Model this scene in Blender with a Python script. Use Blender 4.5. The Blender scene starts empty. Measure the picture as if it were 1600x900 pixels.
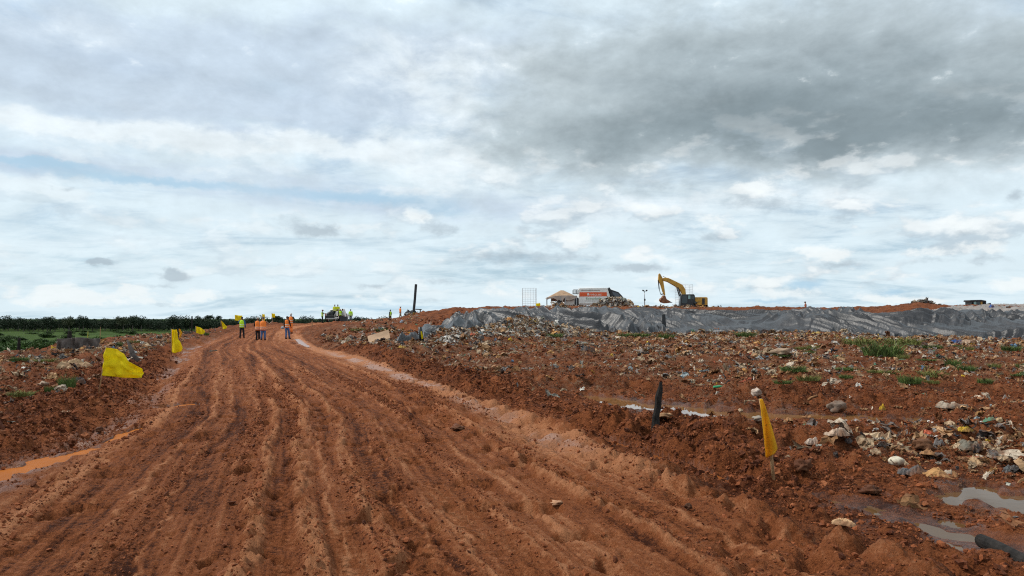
import bpy, bmesh, math, random
import numpy as np
from mathutils import Vector, Matrix

# ------------------------------------------------------------------ camera, sky, sun, exposure
SC = bpy.context.scene
COL = SC.collection
CAMZ = 1.65
FPX, HOR = 1155.0, 497.0
PITCH = math.atan((HOR - 450) / FPX)
cam_d = bpy.data.cameras.new('camera')
cam = bpy.data.objects.new('camera', cam_d)
COL.objects.link(cam)
cam.location = (0, 0, CAMZ)
cam.rotation_euler = (math.pi / 2 + PITCH, 0, 0)
cam_d.sensor_width = 36
cam_d.lens = FPX / 1600 * 36
cam_d.clip_start = 0.05
cam_d.clip_end = 20000
SC.camera = cam
SC.view_settings.view_transform = 'Standard'
SC.view_settings.look = 'None'
SC.view_settings.exposure = 0.0
SC.view_settings.gamma = 1.0
SC.view_settings.use_curve_mapping = False
SC.cycles.max_bounces = 6
SC.cycles.use_denoising = False
SC.cycles.filter_width = 1.15
SC.cycles.adaptive_threshold = 0.012

SUN_EL, SUN_AZ = math.radians(48), math.radians(282)   # azimuth clockwise from +Y
sun_d = bpy.data.lights.new('sun', 'SUN')
sun_d.energy = 3.0
sun_d.angle = math.radians(9)
sun_d.color = (1.0, 0.95, 0.87)
sun = bpy.data.objects.new('sun', sun_d)
COL.objects.link(sun)
sdir = Vector((math.sin(SUN_AZ) * math.cos(SUN_EL), math.cos(SUN_AZ) * math.cos(SUN_EL), math.sin(SUN_EL)))
sun.rotation_euler = sdir.to_track_quat('Z', 'Y').to_euler()
sun.location = (20, -20, 40)


class NT:
    """small helper to write node graphs as expressions"""
    def __init__(s, tree):
        s.t = tree
        s.n = tree.nodes
        s.l = tree.links

    def _in(s, sock, v):
        if isinstance(v, bpy.types.NodeSocket):
            s.l.new(v, sock)
        elif v is not None:
            if isinstance(v, (tuple, list)) and len(v) == 3 and len(sock.default_value) == 4:
                v = (*v, 1)
            sock.default_value = v

    def m(s, op, a, b=None, c=None, clamp=False):
        n = s.n.new('ShaderNodeMath')
        n.operation = op
        n.use_clamp = clamp
        for i, v in enumerate((a, b, c)):
            if v is not None:
                s._in(n.inputs[i], v)
        return n.outputs[0]

    def v(s, op, a, b=None, c=None):
        n = s.n.new('ShaderNodeVectorMath')
        n.operation = op
        for i, v in enumerate((a, b, c)):
            if v is not None:
                s._in(n.inputs[i], v)
        return n.outputs['Value'] if op in ('DOT_PRODUCT', 'LENGTH') else n.outputs[0]

    def xyz(s, x, y, z=0.0):
        n = s.n.new('ShaderNodeCombineXYZ')
        for i, v in enumerate((x, y, z)):
            s._in(n.inputs[i], v)
        return n.outputs[0]

    def sep(s, v):
        n = s.n.new('ShaderNodeSeparateXYZ')
        s._in(n.inputs[0], v)
        return n.outputs

    def noise(s, vec, scale, detail=4, rough=.55, dist=0.0, col=False):
        n = s.n.new('ShaderNodeTexNoise')
        s._in(n.inputs['Vector'], vec)
        n.inputs['Scale'].default_value = scale
        n.inputs['Detail'].default_value = detail
        n.inputs['Roughness'].default_value = rough
        n.inputs['Distortion'].default_value = dist
        return n.outputs['Color' if col else 'Fac']

    def mix(s, f, a, b, blend='MIX'):
        n = s.n.new('ShaderNodeMix')
        n.data_type = 'RGBA'
        n.blend_type = blend
        s._in(n.inputs[0], f)
        s._in(n.inputs[6], a)
        s._in(n.inputs[7], b)
        return n.outputs[2]

    def ss(s, x, lo, hi, a=0.0, b=1.0):
        n = s.n.new('ShaderNodeMapRange')
        n.interpolation_type = 'SMOOTHSTEP'
        s._in(n.inputs[0], x)
        n.inputs[1].default_value = lo
        n.inputs[2].default_value = hi
        n.inputs[3].default_value = a
        n.inputs[4].default_value = b
        return n.outputs[0]

    def attr(s, name, out='Fac'):
        n = s.n.new('ShaderNodeAttribute')
        n.attribute_name = name
        return n.outputs[out]

    def obj(s):
        return s.n.new('ShaderNodeTexCoord').outputs['Object']

    def bump(s, h, strength, dist):
        n = s.n.new('ShaderNodeBump')
        n.inputs['Strength'].default_value = strength
        n.inputs['Distance'].default_value = dist
        s._in(n.inputs['Height'], h)
        return n.outputs[0]


def build_world():
    w = bpy.data.worlds.new('World')
    SC.world = w
    w.use_nodes = True
    w.node_tree.nodes.clear()
    N = NT(w.node_tree)
    out = N.n.new('ShaderNodeOutputWorld')
    bg = N.n.new('ShaderNodeBackground')
    bg.inputs[1].default_value = 0.112
    N.l.new(bg.outputs[0], out.inputs[0])
    sky = N.n.new('ShaderNodeTexSky')
    sky.sky_type = 'NISHITA'
    sky.sun_disc = False
    sky.sun_elevation = SUN_EL
    sky.sun_rotation = SUN_AZ
    sky.air_density = 1.0
    sky.dust_density = 2.0
    d = N.n.new('ShaderNodeTexCoord').outputs['Generated']
    dx, dy, dz = N.sep(d)
    az = N.m('ARCTAN2', dx, dy)                       # 0 ahead, + to the right
    el = N.m('ARCSINE', dz)
    elc = N.m('MAXIMUM', el, 0.0)
    # cloud deck seen in perspective
    k = N.m('DIVIDE', 1.0, N.m('ADD', N.m('MAXIMUM', dz, 0.0), 0.13))
    P = N.xyz(N.m('MULTIPLY', dx, k), N.m('MULTIPLY', dy, k), 0.0)
    S = N.xyz(az, N.m('MULTIPLY', el, 1.7), 0.0)      # angular coordinates, flattened cells
    # warped angular coordinates for cloud masses
    amp = N.m('ADD', 0.012, N.m('MULTIPLY', elc, 0.42))
    w1 = N.noise(S, 4.5, 5, .58, col=True)
    w1 = N.v('SUBTRACT', w1, (.5, .5, .5))
    w1 = N.v('MULTIPLY', w1, N.xyz(N.m('MULTIPLY', amp, 1.7), amp, 0.0))
    w2 = N.v('SUBTRACT', N.noise(S, 26, 5, .62, col=True), (.5, .5, .5))
    w2 = N.v('MULTIPLY', w2, N.xyz(N.m('ADD', .022, N.m('MULTIPLY', elc, .05)), N.m('ADD', .014, N.m('MULTIPLY', elc, .04)), 0.0))
    W = N.v('ADD', N.xyz(az, el, 0.0), N.v('ADD', w1, w2))
    w3 = N.v('MULTIPLY', N.v('SUBTRACT', N.noise(S, 62, 4, .6, col=True), (.5, .5, .5)), (.020, .013, 0.0))
    Wf = N.v('ADD', N.xyz(az, el, 0.0), N.v('ADD', N.v('MULTIPLY', w2, (.8, .7, 0)), w3))

    def blobs(coord, lst):
        tot = None
        for (px, py, rx, ry, wt) in lst:
            t = (px - 800) / FPX
            a0 = math.atan(t)
            c = math.cos(a0)
            e0 = math.atan((HOR - py) / FPX * c)
            sx, sy = rx / FPX * c * c, ry / FPX * c
            q = N.v('MULTIPLY_ADD', coord, (1 / sx, 1 / sy, 0), (-a0 / sx, -e0 / sy, 0))
            g = N.m('EXPONENT', N.m('MULTIPLY', N.v('DOT_PRODUCT', q, q), -1.0))
            tot = N.m('MULTIPLY', g, wt) if tot is None else N.m('MULTIPLY_ADD', g, wt, tot)
        return tot

    base = N.v('MULTIPLY', sky.outputs[0], (.72, .84, 1.0))
    lp = N.noise(P, .42, 5, .60, .3)
    streak = N.noise(N.v('MULTIPLY', P, (.62, 1.05, 1)), 1.05, 6, .62, .9)
    fine = N.noise(N.v('MULTIPLY', P, (.95, 1.15, 1)), 3.0, 6, .66, .6)
    puff = N.noise(S, 11, 6, .62, .15)
    puff2 = N.noise(N.v('ADD', S, (.012, -.03, 0)), 11, 6, .62, .15)
    relief = N.m('SUBTRACT', puff, puff2)             # lit tops, shaded bases
    C = base
    # blue of the clear gaps near the horizon
    C = N.mix(N.ss(el, .0, .16, .8, .35), C, (4.5, 6.4, 7.7))
    # high thin white veil
    veil = N.m('ADD', N.m('MULTIPLY', streak, .7), N.m('MULTIPLY', fine, .3))
    a = N.ss(veil, .27, .54)
    C = N.mix(N.m('MULTIPLY', a, .88), C, (7.0, 8.15, 8.7))
    # grey-blue layer over the upper left
    g = blobs(W, [(120, 90, 420, 120, .9), (480, 130, 260, 75, .75), (700, 60, 240, 90, .5), (350, 290, 330, 26, .45),
                  (60, 262, 120, 14, .5), (620, 330, 220, 24, .5), (150, 345, 240, 14, .25), (900, 330, 220, 40, .3), (1350, 60, 500, 120, .5)])
    g = N.m('MULTIPLY', g, N.ss(fine, .25, .7, .6, 1.2))
    g = N.ss(N.m('ADD', g, N.m('MULTIPLY', N.m('SUBTRACT', lp, .5), .9)), .12, .75)
    C = N.mix(N.m('MULTIPLY', g, .88), C, (5.1, 6.1, 7.2))
    # bright bank across the middle left, and lit cloud bodies
    b = blobs(W, [(150, 215, 260, 20, .9), (450, 225, 240, 24, .9), (660, 120, 130, 60, .5), (640, 30, 110, 40, .3), (700, 220, 110, 60, .45),
                  (860, 100, 110, 60, .4), (60, 20, 200, 40, .35), (1040, 150, 100, 40, .3), (1240, 120, 110, 24, .28), (720, 280, 120, 30, .4),
                  (200, 380, 300, 26, .3), (1000, 330, 220, 30, .5), (1330, 300, 240, 24, .45)])
    b = N.m('MULTIPLY', b, N.ss(puff, .25, .65, .35, 1.25))
    C = N.mix(N.ss(b, .12, .75, 0, .9), C, (7.5, 8.25, 8.65))
    # the great grey cloud to the upper right with its darker base
    dk = blobs(W, [(1200, 185, 220, 58, .72), (960, 208, 170, 46, .46), (1440, 205, 210, 58, .68), (1330, 120, 230, 60, .40), (1300, 60, 420, 100, .26), (1000, 110, 260, 90, .20), (1250, 228, 260, 24, .30),
                   (1600, 165, 150, 80, .45), (1060, 80, 260, 80, .20), (860, 235, 130, 40, .24), (820, 150, 150, 70, .16), (1250, 20, 360, 60, .14), (740, 330, 60, 30, .18), (1150, 300, 120, 26, .20), (950, 300, 120, 24, .20)])
    dk = N.m('ADD', dk, N.m('MULTIPLY', N.m('SUBTRACT', lp, .5), .16))
    dk = N.m('ADD', dk, N.m('MULTIPLY', N.m('SUBTRACT', puff, .5), .55))
    dk = N.m('SUBTRACT', dk, N.m('MULTIPLY', relief, .5))
    C = N.mix(N.ss(dk, .04, .52, 0, .84), C, (4.5, 5.25, 5.6))
    C = N.mix(N.ss(dk, .25, 1.22, 0, .95), C, (2.15, 2.72, 3.02))
    # field of small cumulus toward the horizon
    Q = N.v('ADD', N.xyz(az, N.m('MULTIPLY', el, 2.3), 7.3), N.v('MULTIPLY', w2, (.5, .8, 0)))
    q1 = N.noise(Q, 10, 7, .56, .1)
    q2 = N.noise(N.v('ADD', Q, (.006, .030, 0)), 10, 4, .56, .1)
    band = N.m('MULTIPLY', N.ss(el, .012, .05), N.ss(el, .30, .12))
    ca = N.m('MULTIPLY', N.ss(q1, .50, .60), band)
    side = N.ss(az, -.35, .25, .45, 1.0)
    shade = N.ss(N.m('SUBTRACT', q2, q1), -.10, .06)
    C = N.mix(N.m('MULTIPLY', N.m('MULTIPLY', ca, side), .72), C, N.mix(shade, (8.1, 8.5, 8.6), (4.4, 5.3, 6.0)))
    # low cumulus: white tops ...
    wt = blobs(Wf, [(15, 452, 26, 17, 1.0), (80, 452, 40, 14, .9), (120, 468, 60, 12, .8), (200, 452, 26, 9, .8), (250, 466, 60, 12, .8), (318, 462, 34, 10, .9),
                    (655, 335, 26, 14, .7), (1180, 290, 60, 14, .5), (1110, 342, 70, 14, .6), (905, 365, 42, 12, .6), (1350, 430, 36, 10, .7),
                    (1360, 462, 50, 10, .6), (1540, 385, 50, 14, .7), (1580, 445, 30, 14, .9), (1220, 458, 50, 10, .6), (1260, 395, 60, 14, .4), (760, 455, 80, 12, .5),
                    (1310, 400, 40, 12, .6), (1450, 395, 40, 12, .5), (1500, 350, 50, 12, .4), (1400, 470, 60, 6, .7), (1190, 440, 40, 9, .6), (1060, 470, 60, 6, .6), (840, 425, 50, 12, .5), (1520, 425, 40, 8, .5), (1000, 405, 50, 12, .5), (970, 438, 70, 12, .5), (1120, 445, 60, 10, .5), (560, 462, 70, 8, .5), (430, 450, 60, 8, .3), (1460, 468, 40, 8, .7)])
    wt = N.m('MULTIPLY', wt, N.ss(q1, .34, .62, .45, 1.25))
    wt = N.m('ADD', wt, N.m('MULTIPLY', relief, 2.0))
    C = N.mix(N.ss(wt, .26, .72, 0, .82), C, (7.9, 8.4, 8.5))
    # ... and grey flat bases
    sm = blobs(Wf, [(490, 362, 44, 11, .85), (450, 340, 30, 16, .45), (275, 432, 26, 9, .9), (262, 424, 14, 8, .5), (152, 408, 24, 6, .95), (105, 296, 14, 6, .5), (78, 292, 10, 7, .4),
                    (690, 360, 34, 15, .75), (668, 342, 18, 15, .4), (790, 402, 80, 17, .6), (1200, 315, 60, 18, .72), (1110, 368, 62, 12, .55), (915, 378, 34, 10, .5),
                    (1590, 308, 24, 18, .7), (1545, 405, 46, 9, .5), (1580, 350, 60, 16, .4), (240, 446, 40, 5, .5), (80, 474, 70, 5, .45), (260, 476, 80, 5, .45), (440, 412, 24, 5, .4),
                    (585, 446, 30, 5, .5), (680, 440, 50, 8, .5), (980, 420, 80, 12, .4), (1360, 442, 36, 6, .45), (880, 455, 60, 7, .4), (1250, 470, 60, 5, .4), (1315, 412, 40, 7, .5), (1450, 407, 40, 7, .45), (1500, 362, 50, 9, .45), (1190, 449, 40, 5, .5), (845, 437, 50, 7, .5), (1000, 418, 50, 7, .45), (1520, 433, 40, 5, .45), (1080, 455, 60, 5, .4), (900, 400, 70, 8, .4), (1290, 325, 30, 8, .4), (640, 470, 90, 5, .4), (1000, 290, 90, 18, .35)])
    sm = N.m('SUBTRACT', sm, N.m('MULTIPLY', relief, 1.2))
    C = N.mix(N.ss(sm, .22, .80, 0, .68), C, (3.7, 4.45, 5.05))
    # overall cloud texture
    tex = N.m('ADD', N.m('MULTIPLY', N.m('SUBTRACT', fine, .5), .22), N.m('MULTIPLY', relief, .55))
    tex = N.m('ADD', 1.0, N.m('MULTIPLY', tex, N.ss(el, .0, .25, .3, .9)))
    C = N.v('SCALE', C)
    C.node.inputs['Scale'].default_value = 1.0
    N.l.new(tex, C.node.inputs['Scale'])
    # blue clearings low on the right
    bl = blobs(Wf, [(1260, 445, 40, 10, .8), (1400, 455, 40, 8, .7), (1200, 470, 60, 6, .7), (1340, 415, 30, 8, .4), (560, 480, 200, 6, .6), (1480, 440, 40, 8, .5), (60, 252, 120, 8, .9), (220, 280, 200, 9, .8), (560, 308, 170, 13, .8), (690, 330, 60, 12, .6), (420, 130, 90, 30, .35), (690, 130, 60, 40, .35)])
    C = N.mix(N.ss(bl, .2, .85, 0, .7), C, (3.6, 5.6, 7.2))
    # keep the unseen zenith moderately bright
    C = N.mix(N.ss(el, .5, 1.0), C, (5.6, 6.0, 6.3))
    N.l.new(C, bg.inputs[0])
    w.cycles.sampling_method = 'MANUAL'
    w.cycles.sample_map_resolution = 512


# fix for v('SCALE') linking
_old_v = NT.v
def _v(s, op, a, b=None, c=None):
    return _old_v(s, op, a, b, c)
NT.v = _v
build_world()

# ------------------------------------------------------------------ numeric noise
def _hash(ix, iy, seed):
    h = (ix.astype(np.int64) * 374761393 + iy.astype(np.int64) * 668265263 + seed * 1442695041) & 0xFFFFFFFF
    h = ((h ^ (h >> 13)) * 1274126177) & 0xFFFFFFFF
    return (h ^ (h >> 16)) & 0xFFFFFFFF


_ANG = np.linspace(0, 2 * np.pi, 256, endpoint=False)
_GX, _GY = np.cos(_ANG), np.sin(_ANG)


def pn(x, y, seed=0):
    x = np.asarray(x, float)
    y = np.asarray(y, float)
    x, y = np.broadcast_arrays(x, y)
    x0, y0 = np.floor(x), np.floor(y)
    fx, fy = x - x0, y - y0
    ux = fx * fx * fx * (fx * (fx * 6 - 15) + 10)
    uy = fy * fy * fy * (fy * (fy * 6 - 15) + 10)
    ix, iy = x0.astype(np.int64), y0.astype(np.int64)

    def g(i, j):
        h = (_hash(ix + i, iy + j, seed) & 255).astype(np.int64)
        return _GX[h] * (fx - i) + _GY[h] * (fy - j)
    a = g(0, 0) * (1 - ux) + g(1, 0) * ux
    b = g(0, 1) * (1 - ux) + g(1, 1) * ux
    return (a * (1 - uy) + b * uy) * 1.5


def fbm(x, y, seed=0, o=4, gain=.5):
    t, a = 0, 1.0
    for i in range(o):
        t = t + a * pn(x * 2.03 ** i + 17.3 * i, y * 2.03 ** i - 9.1 * i, seed + i)
        a *= gain
    return t


def ridged(x, y, seed=0, o=3, gain=.5):
    t, a = 0, 1.0
    for i in range(o):
        t = t + a * (1 - 2 * np.abs(pn(x * 2.1 ** i + 3.3 * i, y * 2.1 ** i + 7.7 * i, seed + i)))
        a *= gain
    return t


def sst(x, lo, hi):
    t = np.clip((x - lo) / (hi - lo), 0, 1)
    return t * t * (3 - 2 * t)


# ------------------------------------------------------------------ terrain
_ct, _st = math.cos(PITCH), math.sin(PITCH)


def P(px, py, d):
    xc, yc = (px - 800) / FPX, (450 - py) / FPX
    Y, Z = _ct - yc * _st, _st + yc * _ct
    s = d / Y
    return Vector((xc * s, d, CAMZ + Z * s))


def zat(py, d):
    return CAMZ - (py - HOR) / FPX * d


FIELD = -8.5
_KN = np.array([  # px, foot depth, foot py, tarp-top depth, py, crest depth, py
    (-400, 60, 528.8, 70, 526, 82, 522), (200, 60, 528.8, 70, 524, 82, 521), (310, 60, 528.8, 70, 522, 82, 516), (345, 60, 528.8, 72, 518, 84, 509.5),
    (400, 60, 528.8, 72, 515, 88, 505.5), (480, 60, 527, 75, 512, 95, 503), (520, 55, 527, 75, 508, 97, 500.5), (560, 45, 529, 70, 507, 95, 499.5),
    (620, 36, 537, 60, 508, 88, 496), (650, 39, 527, 55, 505, 84, 489.5), (684, 42, 521, 52, 505, 76, 484.5), (720, 46, 513, 56, 493, 76, 481.5),
    (760, 50, 511, 62, 485, 82, 479), (820, 53, 505, 66, 481, 100, 477.5), (860, 54, 508, 68, 480, 110, 477.5), (900, 56, 514, 70, 481, 112, 478), (1000, 57, 521, 71, 483, 112, 478.5),
    (1054, 58, 524, 72, 483, 112, 479), (1150, 57, 522, 72, 482, 95, 480), (1262, 56, 519, 70, 481, 90, 480), (1350, 55, 523, 66, 487, 90, 479),
    (1400, 54.5, 526, 65, 489, 88, 476), (1435, 54, 527, 68, 482, 88, 472), (1470, 53, 528, 68, 484, 95, 474.5), (1520, 52, 530, 68, 487, 100, 476),
    (1600, 50, 532, 66, 488, 100, 474.5), (2200, 46, 533, 62, 488, 96, 475)], float)
_KN[:, 6] += np.where(_KN[:, 0] < 565, 3.2, 2.0)
_KN[:, 4] += np.where(_KN[:, 0] > 640, 2.2, 2.0)
_kpx = np.arange(-400, 2200, 4.0)
_kd = [np.interp(_kpx, _KN[:, 0], _KN[:, i]) for i in range(1, 7)]
_ker = np.exp(-np.linspace(-2, 2, 9) ** 2)
_ker /= _ker.sum()
_kd = [np.convolve(np.pad(a, 4, mode='edge'), _ker, 'valid') for a in _kd]
_kdrop = np.interp(_kpx, [-400, 560, 700, 2200], [10, 12, 60, 60])
_RY = np.array([-60, -20, 0, 4.7, 7, 13.3, 20.5, 30, 40, 50, 58, 70, 82, 92, 102, 115, 140, 200], float)
_RX = np.array([14, 5.5, .7, -.8, -1.5, -3.2, -6.0, -9.7, -13.8, -17.2, -19.8, -23.4, -25.8, -26.2, -24.5, -20, -8, 20], float)
_ryd = np.arange(-60, 200, .5)
_rxd = np.interp(_ryd, _RY, _RX)
_k2 = np.exp(-np.linspace(-2, 2, 17) ** 2)
_k2 /= _k2.sum()
_rxd = np.convolve(np.pad(_rxd, 8, mode='reflect', reflect_type='odd'), _k2, 'valid')
_rsl = np.gradient(_rxd, .5)


def road_u(x, y):
    xc = np.interp(y, _ryd, _rxd)
    sl = np.interp(y, _ryd, _rsl)
    return (x - xc) / np.sqrt(1 + sl * sl)


def knots(x, y):
    t = np.clip(x / np.maximum(y, 6.0), -1.03, 1.2)
    px = 800 + t * FPX
    return [np.interp(px, _kpx, a) for a in _kd] + [np.interp(px, _kpx, _kdrop), px]


# puddles: (level, colour kind, [(px, py, radius)])
def _pp(lst, zw):
    r = []
    for px, py, rad in lst:
        d = (CAMZ - zw) * FPX / (py - HOR)
        q = P(px, py, d)
        r.append((q.x, q.y, rad))
    return r


PUDDLES = [
    ('ditch', -.20, _pp([(925, 620, .3), (985, 632, .6), (1060, 643, .95), (1130, 648, .8), (1250, 653, .65), (1330, 655, .6), (1430, 658, .35)], -.20)),
    ('strip', -.13, _pp([(1285, 780, .13), (1345, 790, .25), (1400, 804, .22), (1450, 820, .25), (1520, 840, .25), (1600, 860, .32), (1680, 878, .34)], -.13)),
    ('pool', -.13, _pp([(1485, 776, .16), (1550, 779, .42), (1620, 786, .62), (1700, 796, .62)], -.13)),
    ('orange', -.12, _pp([(-30, 752, .18), (30, 735, .23), (90, 716, .19), (150, 700, .08)], -.12)),
    ('orange', -.10, _pp([(255, 640, .14), (285, 634, .2), (300, 632, .1)], -.10)),
    ('orange', -.11, _pp([(165, 692, .05), (195, 679, .11), (222, 668, .05)], -.11)),
    ('gutter', -.13, _pp([(900, 672, .05), (950, 688, .09), (1010, 706, .06), (1080, 730, .08), (1150, 758, .05)], -.13)),
    ('gutter', .02, _pp([(464, 530, .16), (472, 537, .20), (482, 542, .12)], .02)),
]


def seg_mask(x, y, pts, wob):
    best = np.full(np.shape(x), -9.0)
    for (x0, y0, r0), (x1, y1, r1) in zip(pts[:-1], pts[1:]):
        dx, dy = x1 - x0, y1 - y0
        t = np.clip(((x - x0) * dx + (y - y0) * dy) / (dx * dx + dy * dy), 0, 1)
        dist = np.hypot(x - x0 - dx * t, y - y0 - dy * t)
        r = r0 + (r1 - r0) * t
        best = np.maximum(best, 1 - dist * (1 + .9 * np.clip(wob, -.8, 2)) / r)
    return best


RIDGES = [(-2.75, .05, .015), (-1.95, .035, .016), (-1.62, .02, .010), (-1.2, .02, .009), (-.86, .065, .050), (-.46, .085, .060), (-.25, .02, .012), (.08, .042, .040), (.42, .02, .014), (.62, .03, .018), (1.1, .025, .014), (1.45, .03, .012), (2.05, .065, .055), (2.6, .03, .02), (3.2, .12, .08)]
TRACKS = [(-2.35, .28), (-1.65, .22), (-.66, .11), (-.2, .16), (.3, .14), (.85, .22), (1.5, .28), (2.55, .26)]


def H(x, y, want=False):
    x = np.asarray(x, float)
    y = np.asarray(y, float)
    u = road_u(x, y)
    yf, pf, yt, pt_, yc, pc, dro, px = knots(x, y)
    zf, zt, zc = CAMZ - (pf - HOR) / FPX * yf, CAMZ - (pt_ - HOR) / FPX * yt, CAMZ - (pc - HOR) / FPX * yc
    isr = sst(px, 470, 600)
    yn = yf - (5 + 5 * isr)
    z = np.zeros_like(x) + .10 * sst(y, 14, 40) * isr
    z0 = .12 * isr
    z = np.where(y > yn, z0 + (zf - z0) * np.clip((y - yn) / (yf - yn), 0, 1), z)
    f = np.clip((y - yf) / (yt - yf), 0, 1)
    z = np.where(y > yf, zf + (zt - zf) * (f ** .75), z)
    z = np.where(y > yt, zt + (zc - zt) * np.clip((y - yt) / (yc - yt), 0, 1), z)
    z = np.where(y > yc, zc - .035 * np.clip(y - yc, 0, 25) * isr, z)
    dd = np.clip((y - yc - dro) / 40, 0, 1)
    z = z * (1 - dd) + FIELD * dd
    tarp = sst(y, yf - .3, yf + .6) * (1 - sst(y, yt - .5, yt + .5)) * sst(px, 612, 625)
    au = np.abs(u)
    mroad = 1 - sst(au, 2.9, 3.5)
    near = (y > -15) & (y < 130) & (u > -45)
    # left shoulder and slope to the fields
    wob = fbm(x * .12, y * .12, 5, 3)
    z = z + .22 * sst(-u, 4.3, 6.5) * (1 - sst(y, 50, 90) * .5)
    md = np.clip((-9.2 - u + 1.0 * wob) / 26, 0, 1)
    md = np.where(y > 105, np.maximum(md, 0), md)
    md = np.where(y < -25, md, md)
    z = z * (1 - md) + FIELD * md
    far = sst(np.hypot(x, y), 170, 260)
    z = z * (1 - far) + FIELD * far
    fieldm = np.clip(np.maximum(md * 4, far), 0, 1)
    # gutters and berms beside the road
    fade = 1 - sst(y, 48, 75)
    z = z - .17 * np.exp(-((u + 3.55) / .42) ** 2) * fade + .20 * np.exp(-((u + 4.75) / .55) ** 2) * (.6 + .6 * pn(y * .35, 3.3, 8)) * fade
    z = z - .15 * np.exp(-((u - 3.62) / .24) ** 2) * fade + .16 * np.exp(-((u - 4.45) / .5) ** 2) * (.7 + .6 * pn(y * .4, 7.3, 9)) * fade
    # rough ground
    offr = (1 - mroad) * (1 - fieldm) * (1 - .85 * tarp)
    low = fbm(x * .22, y * .22, 21, 3)
    z = z + offr * .20 * low
    tone = np.full_like(x, .45)
    b1 = fbm(x * 1.1, y * 1.1, 31, 2)
    b2 = np.zeros_like(x)
    b3 = np.zeros_like(x)
    b4 = np.zeros_like(x)
    nm = near
    b2[nm] = pn(x[nm] * 3.1, y[nm] * 3.1, 33)
    b3[nm] = pn(x[nm] * 7.3, y[nm] * 7.3, 35)
    nn = near & (y < 40)
    b4[nn] = pn(x[nn] * 17, y[nn] * 17, 37) + .6 * pn(x[nn] * 34, y[nn] * 34, 38)
    berm = np.clip(np.exp(-((au - 4.4) / 1.0) ** 2) * 1.2, 0, 1)
    z = z + offr * (.085 * b1 + (.06 + .04 * berm) * np.abs(b2) * 1.6 + .045 * np.abs(b3) * 1.7 + .020 * b4 - .06) - .4 * tarp
    # crest roughness of the red soil far away
    z = z + np.where((y > 60) & (y < 140), 1, 0) * (1 - fieldm) * (1 - tarp) * isr * (.16 * np.abs(pn(x * .45, y * .45, 41)) + .10 * np.abs(pn(x * 1.3, y * 1.3, 42)))
    # the road surface
    s = y * 1.07
    uu = u + .10 * pn(s * .18, 1.5, 51) + .035 * pn(s * .9, 2.5, 52)
    r = mroad
    treadm = np.zeros_like(x)
    lump = np.zeros_like(x)
    lump[nn] = pn(x[nn] * 5.5, y[nn] * 5.5, 61)
    an1 = fbm(uu * 2.6, s * .06, 66, 2)
    an2 = ridged(uu * 5.5 + .1 * b2, s * .11, 67, 2)
    an3 = np.zeros_like(x)
    an3[nn] = pn(uu[nn] * 17 + .2 * b2[nn], s[nn] * .35, 68) + .6 * pn(uu[nn] * 33, s[nn] * .6, 69)
    rz = .012 * b1 + .006 * b2 + .007 * np.abs(b3) * 1.5 + .008 * b4 + .015 * an1 + .012 * (an2 - .6) + .010 * an3
    # wide trough where heavy wheels ran
    rt = np.zeros_like(x)
    tr = np.zeros_like(x)
    for i, (u0, w) in enumerate(TRACKS):
        band = np.exp(-np.abs((uu - u0) / w) ** 4)
        on = sst(pn(s * .14, i * 3.7, 71), -.45, .1)
        rt = rt - .030 * band * (.5 + .5 * on)
        per = (.11, .13, .09, .12, .1, .14, .125, .12)[i]
        ph = 2 * np.pi * (s / per + np.abs(uu - u0) * (3.0 if i % 2 else 4.5))
        treadm = np.maximum(treadm, band * on)
        tr = tr + .016 * np.sin(ph) * band * on * sst(b1 + .3 * b2, -.7, .3) * (1 - sst(y, 9, 26))
    rz = rz * (1 - .55 * treadm)
    rg = np.zeros_like(x)
    rtone = np.zeros_like(x)
    for i, (u0, w, a) in enumerate(RIDGES):
        wv = uu - u0 + .022 * b3 + .07 * pn(s * .5, i * 3.3, 83) + .05 * pn(s * 1.7, i * 5.1, 81) + .035 * lump
        on = sst(pn(s * .16, i * 2.9, 82) + .35 * pn(s * .8, i * 1.9, 84) + .22, -.35, .35)
        e = np.exp(-(wv / w) ** 2) * on
        rg = rg + 1.1 * a * e * (.95 + .55 * lump + .45 * b3 + .35 * b4)
        rtone = np.maximum(rtone, e)
    flat = sst(y, 18, 60)
    z = z + r * (rz + rt + tr + rg * (1 - .3 * flat))
    # colour tone: squeezed mud lighter, damp pressed tracks darker
    tone = .42 + (.16 - .09 * r) * b1 + (.10 - .05 * r) * b2
    tone = tone + r * (.10 * (an2 - .6) + .16 * an3 + .10 * an1)
    tone = tone + r * (.62 * rtone * (.6 + .8 * np.abs(lump) + .5 * b3) + 3.0 * rt)
    streak = fbm(uu * 1.6, s * .07, 91, 3)
    tone = tone + r * .22 * streak
    tone = tone + .75 * np.exp(-((u - 2.85 - .25 * pn(s * .3, 4, 92)) / .42) ** 2) * fade * sst(y, 6.5, 10)
    tone = tone + .30 * np.exp(-((u + 3.5) / .5) ** 2) * fade
    tone = tone + .5 * sst(y, 45, 60) * r * np.exp(-((u - 1.6) / .7) ** 2)
    tone = tone - .16 * offr
    wn_ = sst(pn(s * .35, u * 1.2, 98) + .5 * b2, -.35, .35)
    wet = (.25 + .65 * wn_) * np.exp(-((u - 2.85) / .30) ** 2) * fade * sst(y, 7.5, 10.5) * (1 - .55 * sst(y, 26, 38)) + (.2 + .6 * wn_) * np.exp(-((u + 3.45) / .5) ** 2) * fade + r * .10 * sst(-rt, .008, .03)
    pud = np.full_like(x, -9.0)
    pm = near & (y < 60)
    wb = pn(x[pm] * 2.2, y[pm] * 2.2, 95) + .5 * pn(x[pm] * 6, y[pm] * 6, 96)
    yd = np.interp(x[pm], [1.5, 2.5, 3.23, 3.97, 5.24, 6.2, 8.5], [16.9, 15.7, 14.5, 14.0, 13.6, 13.5, 13.0])
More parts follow.
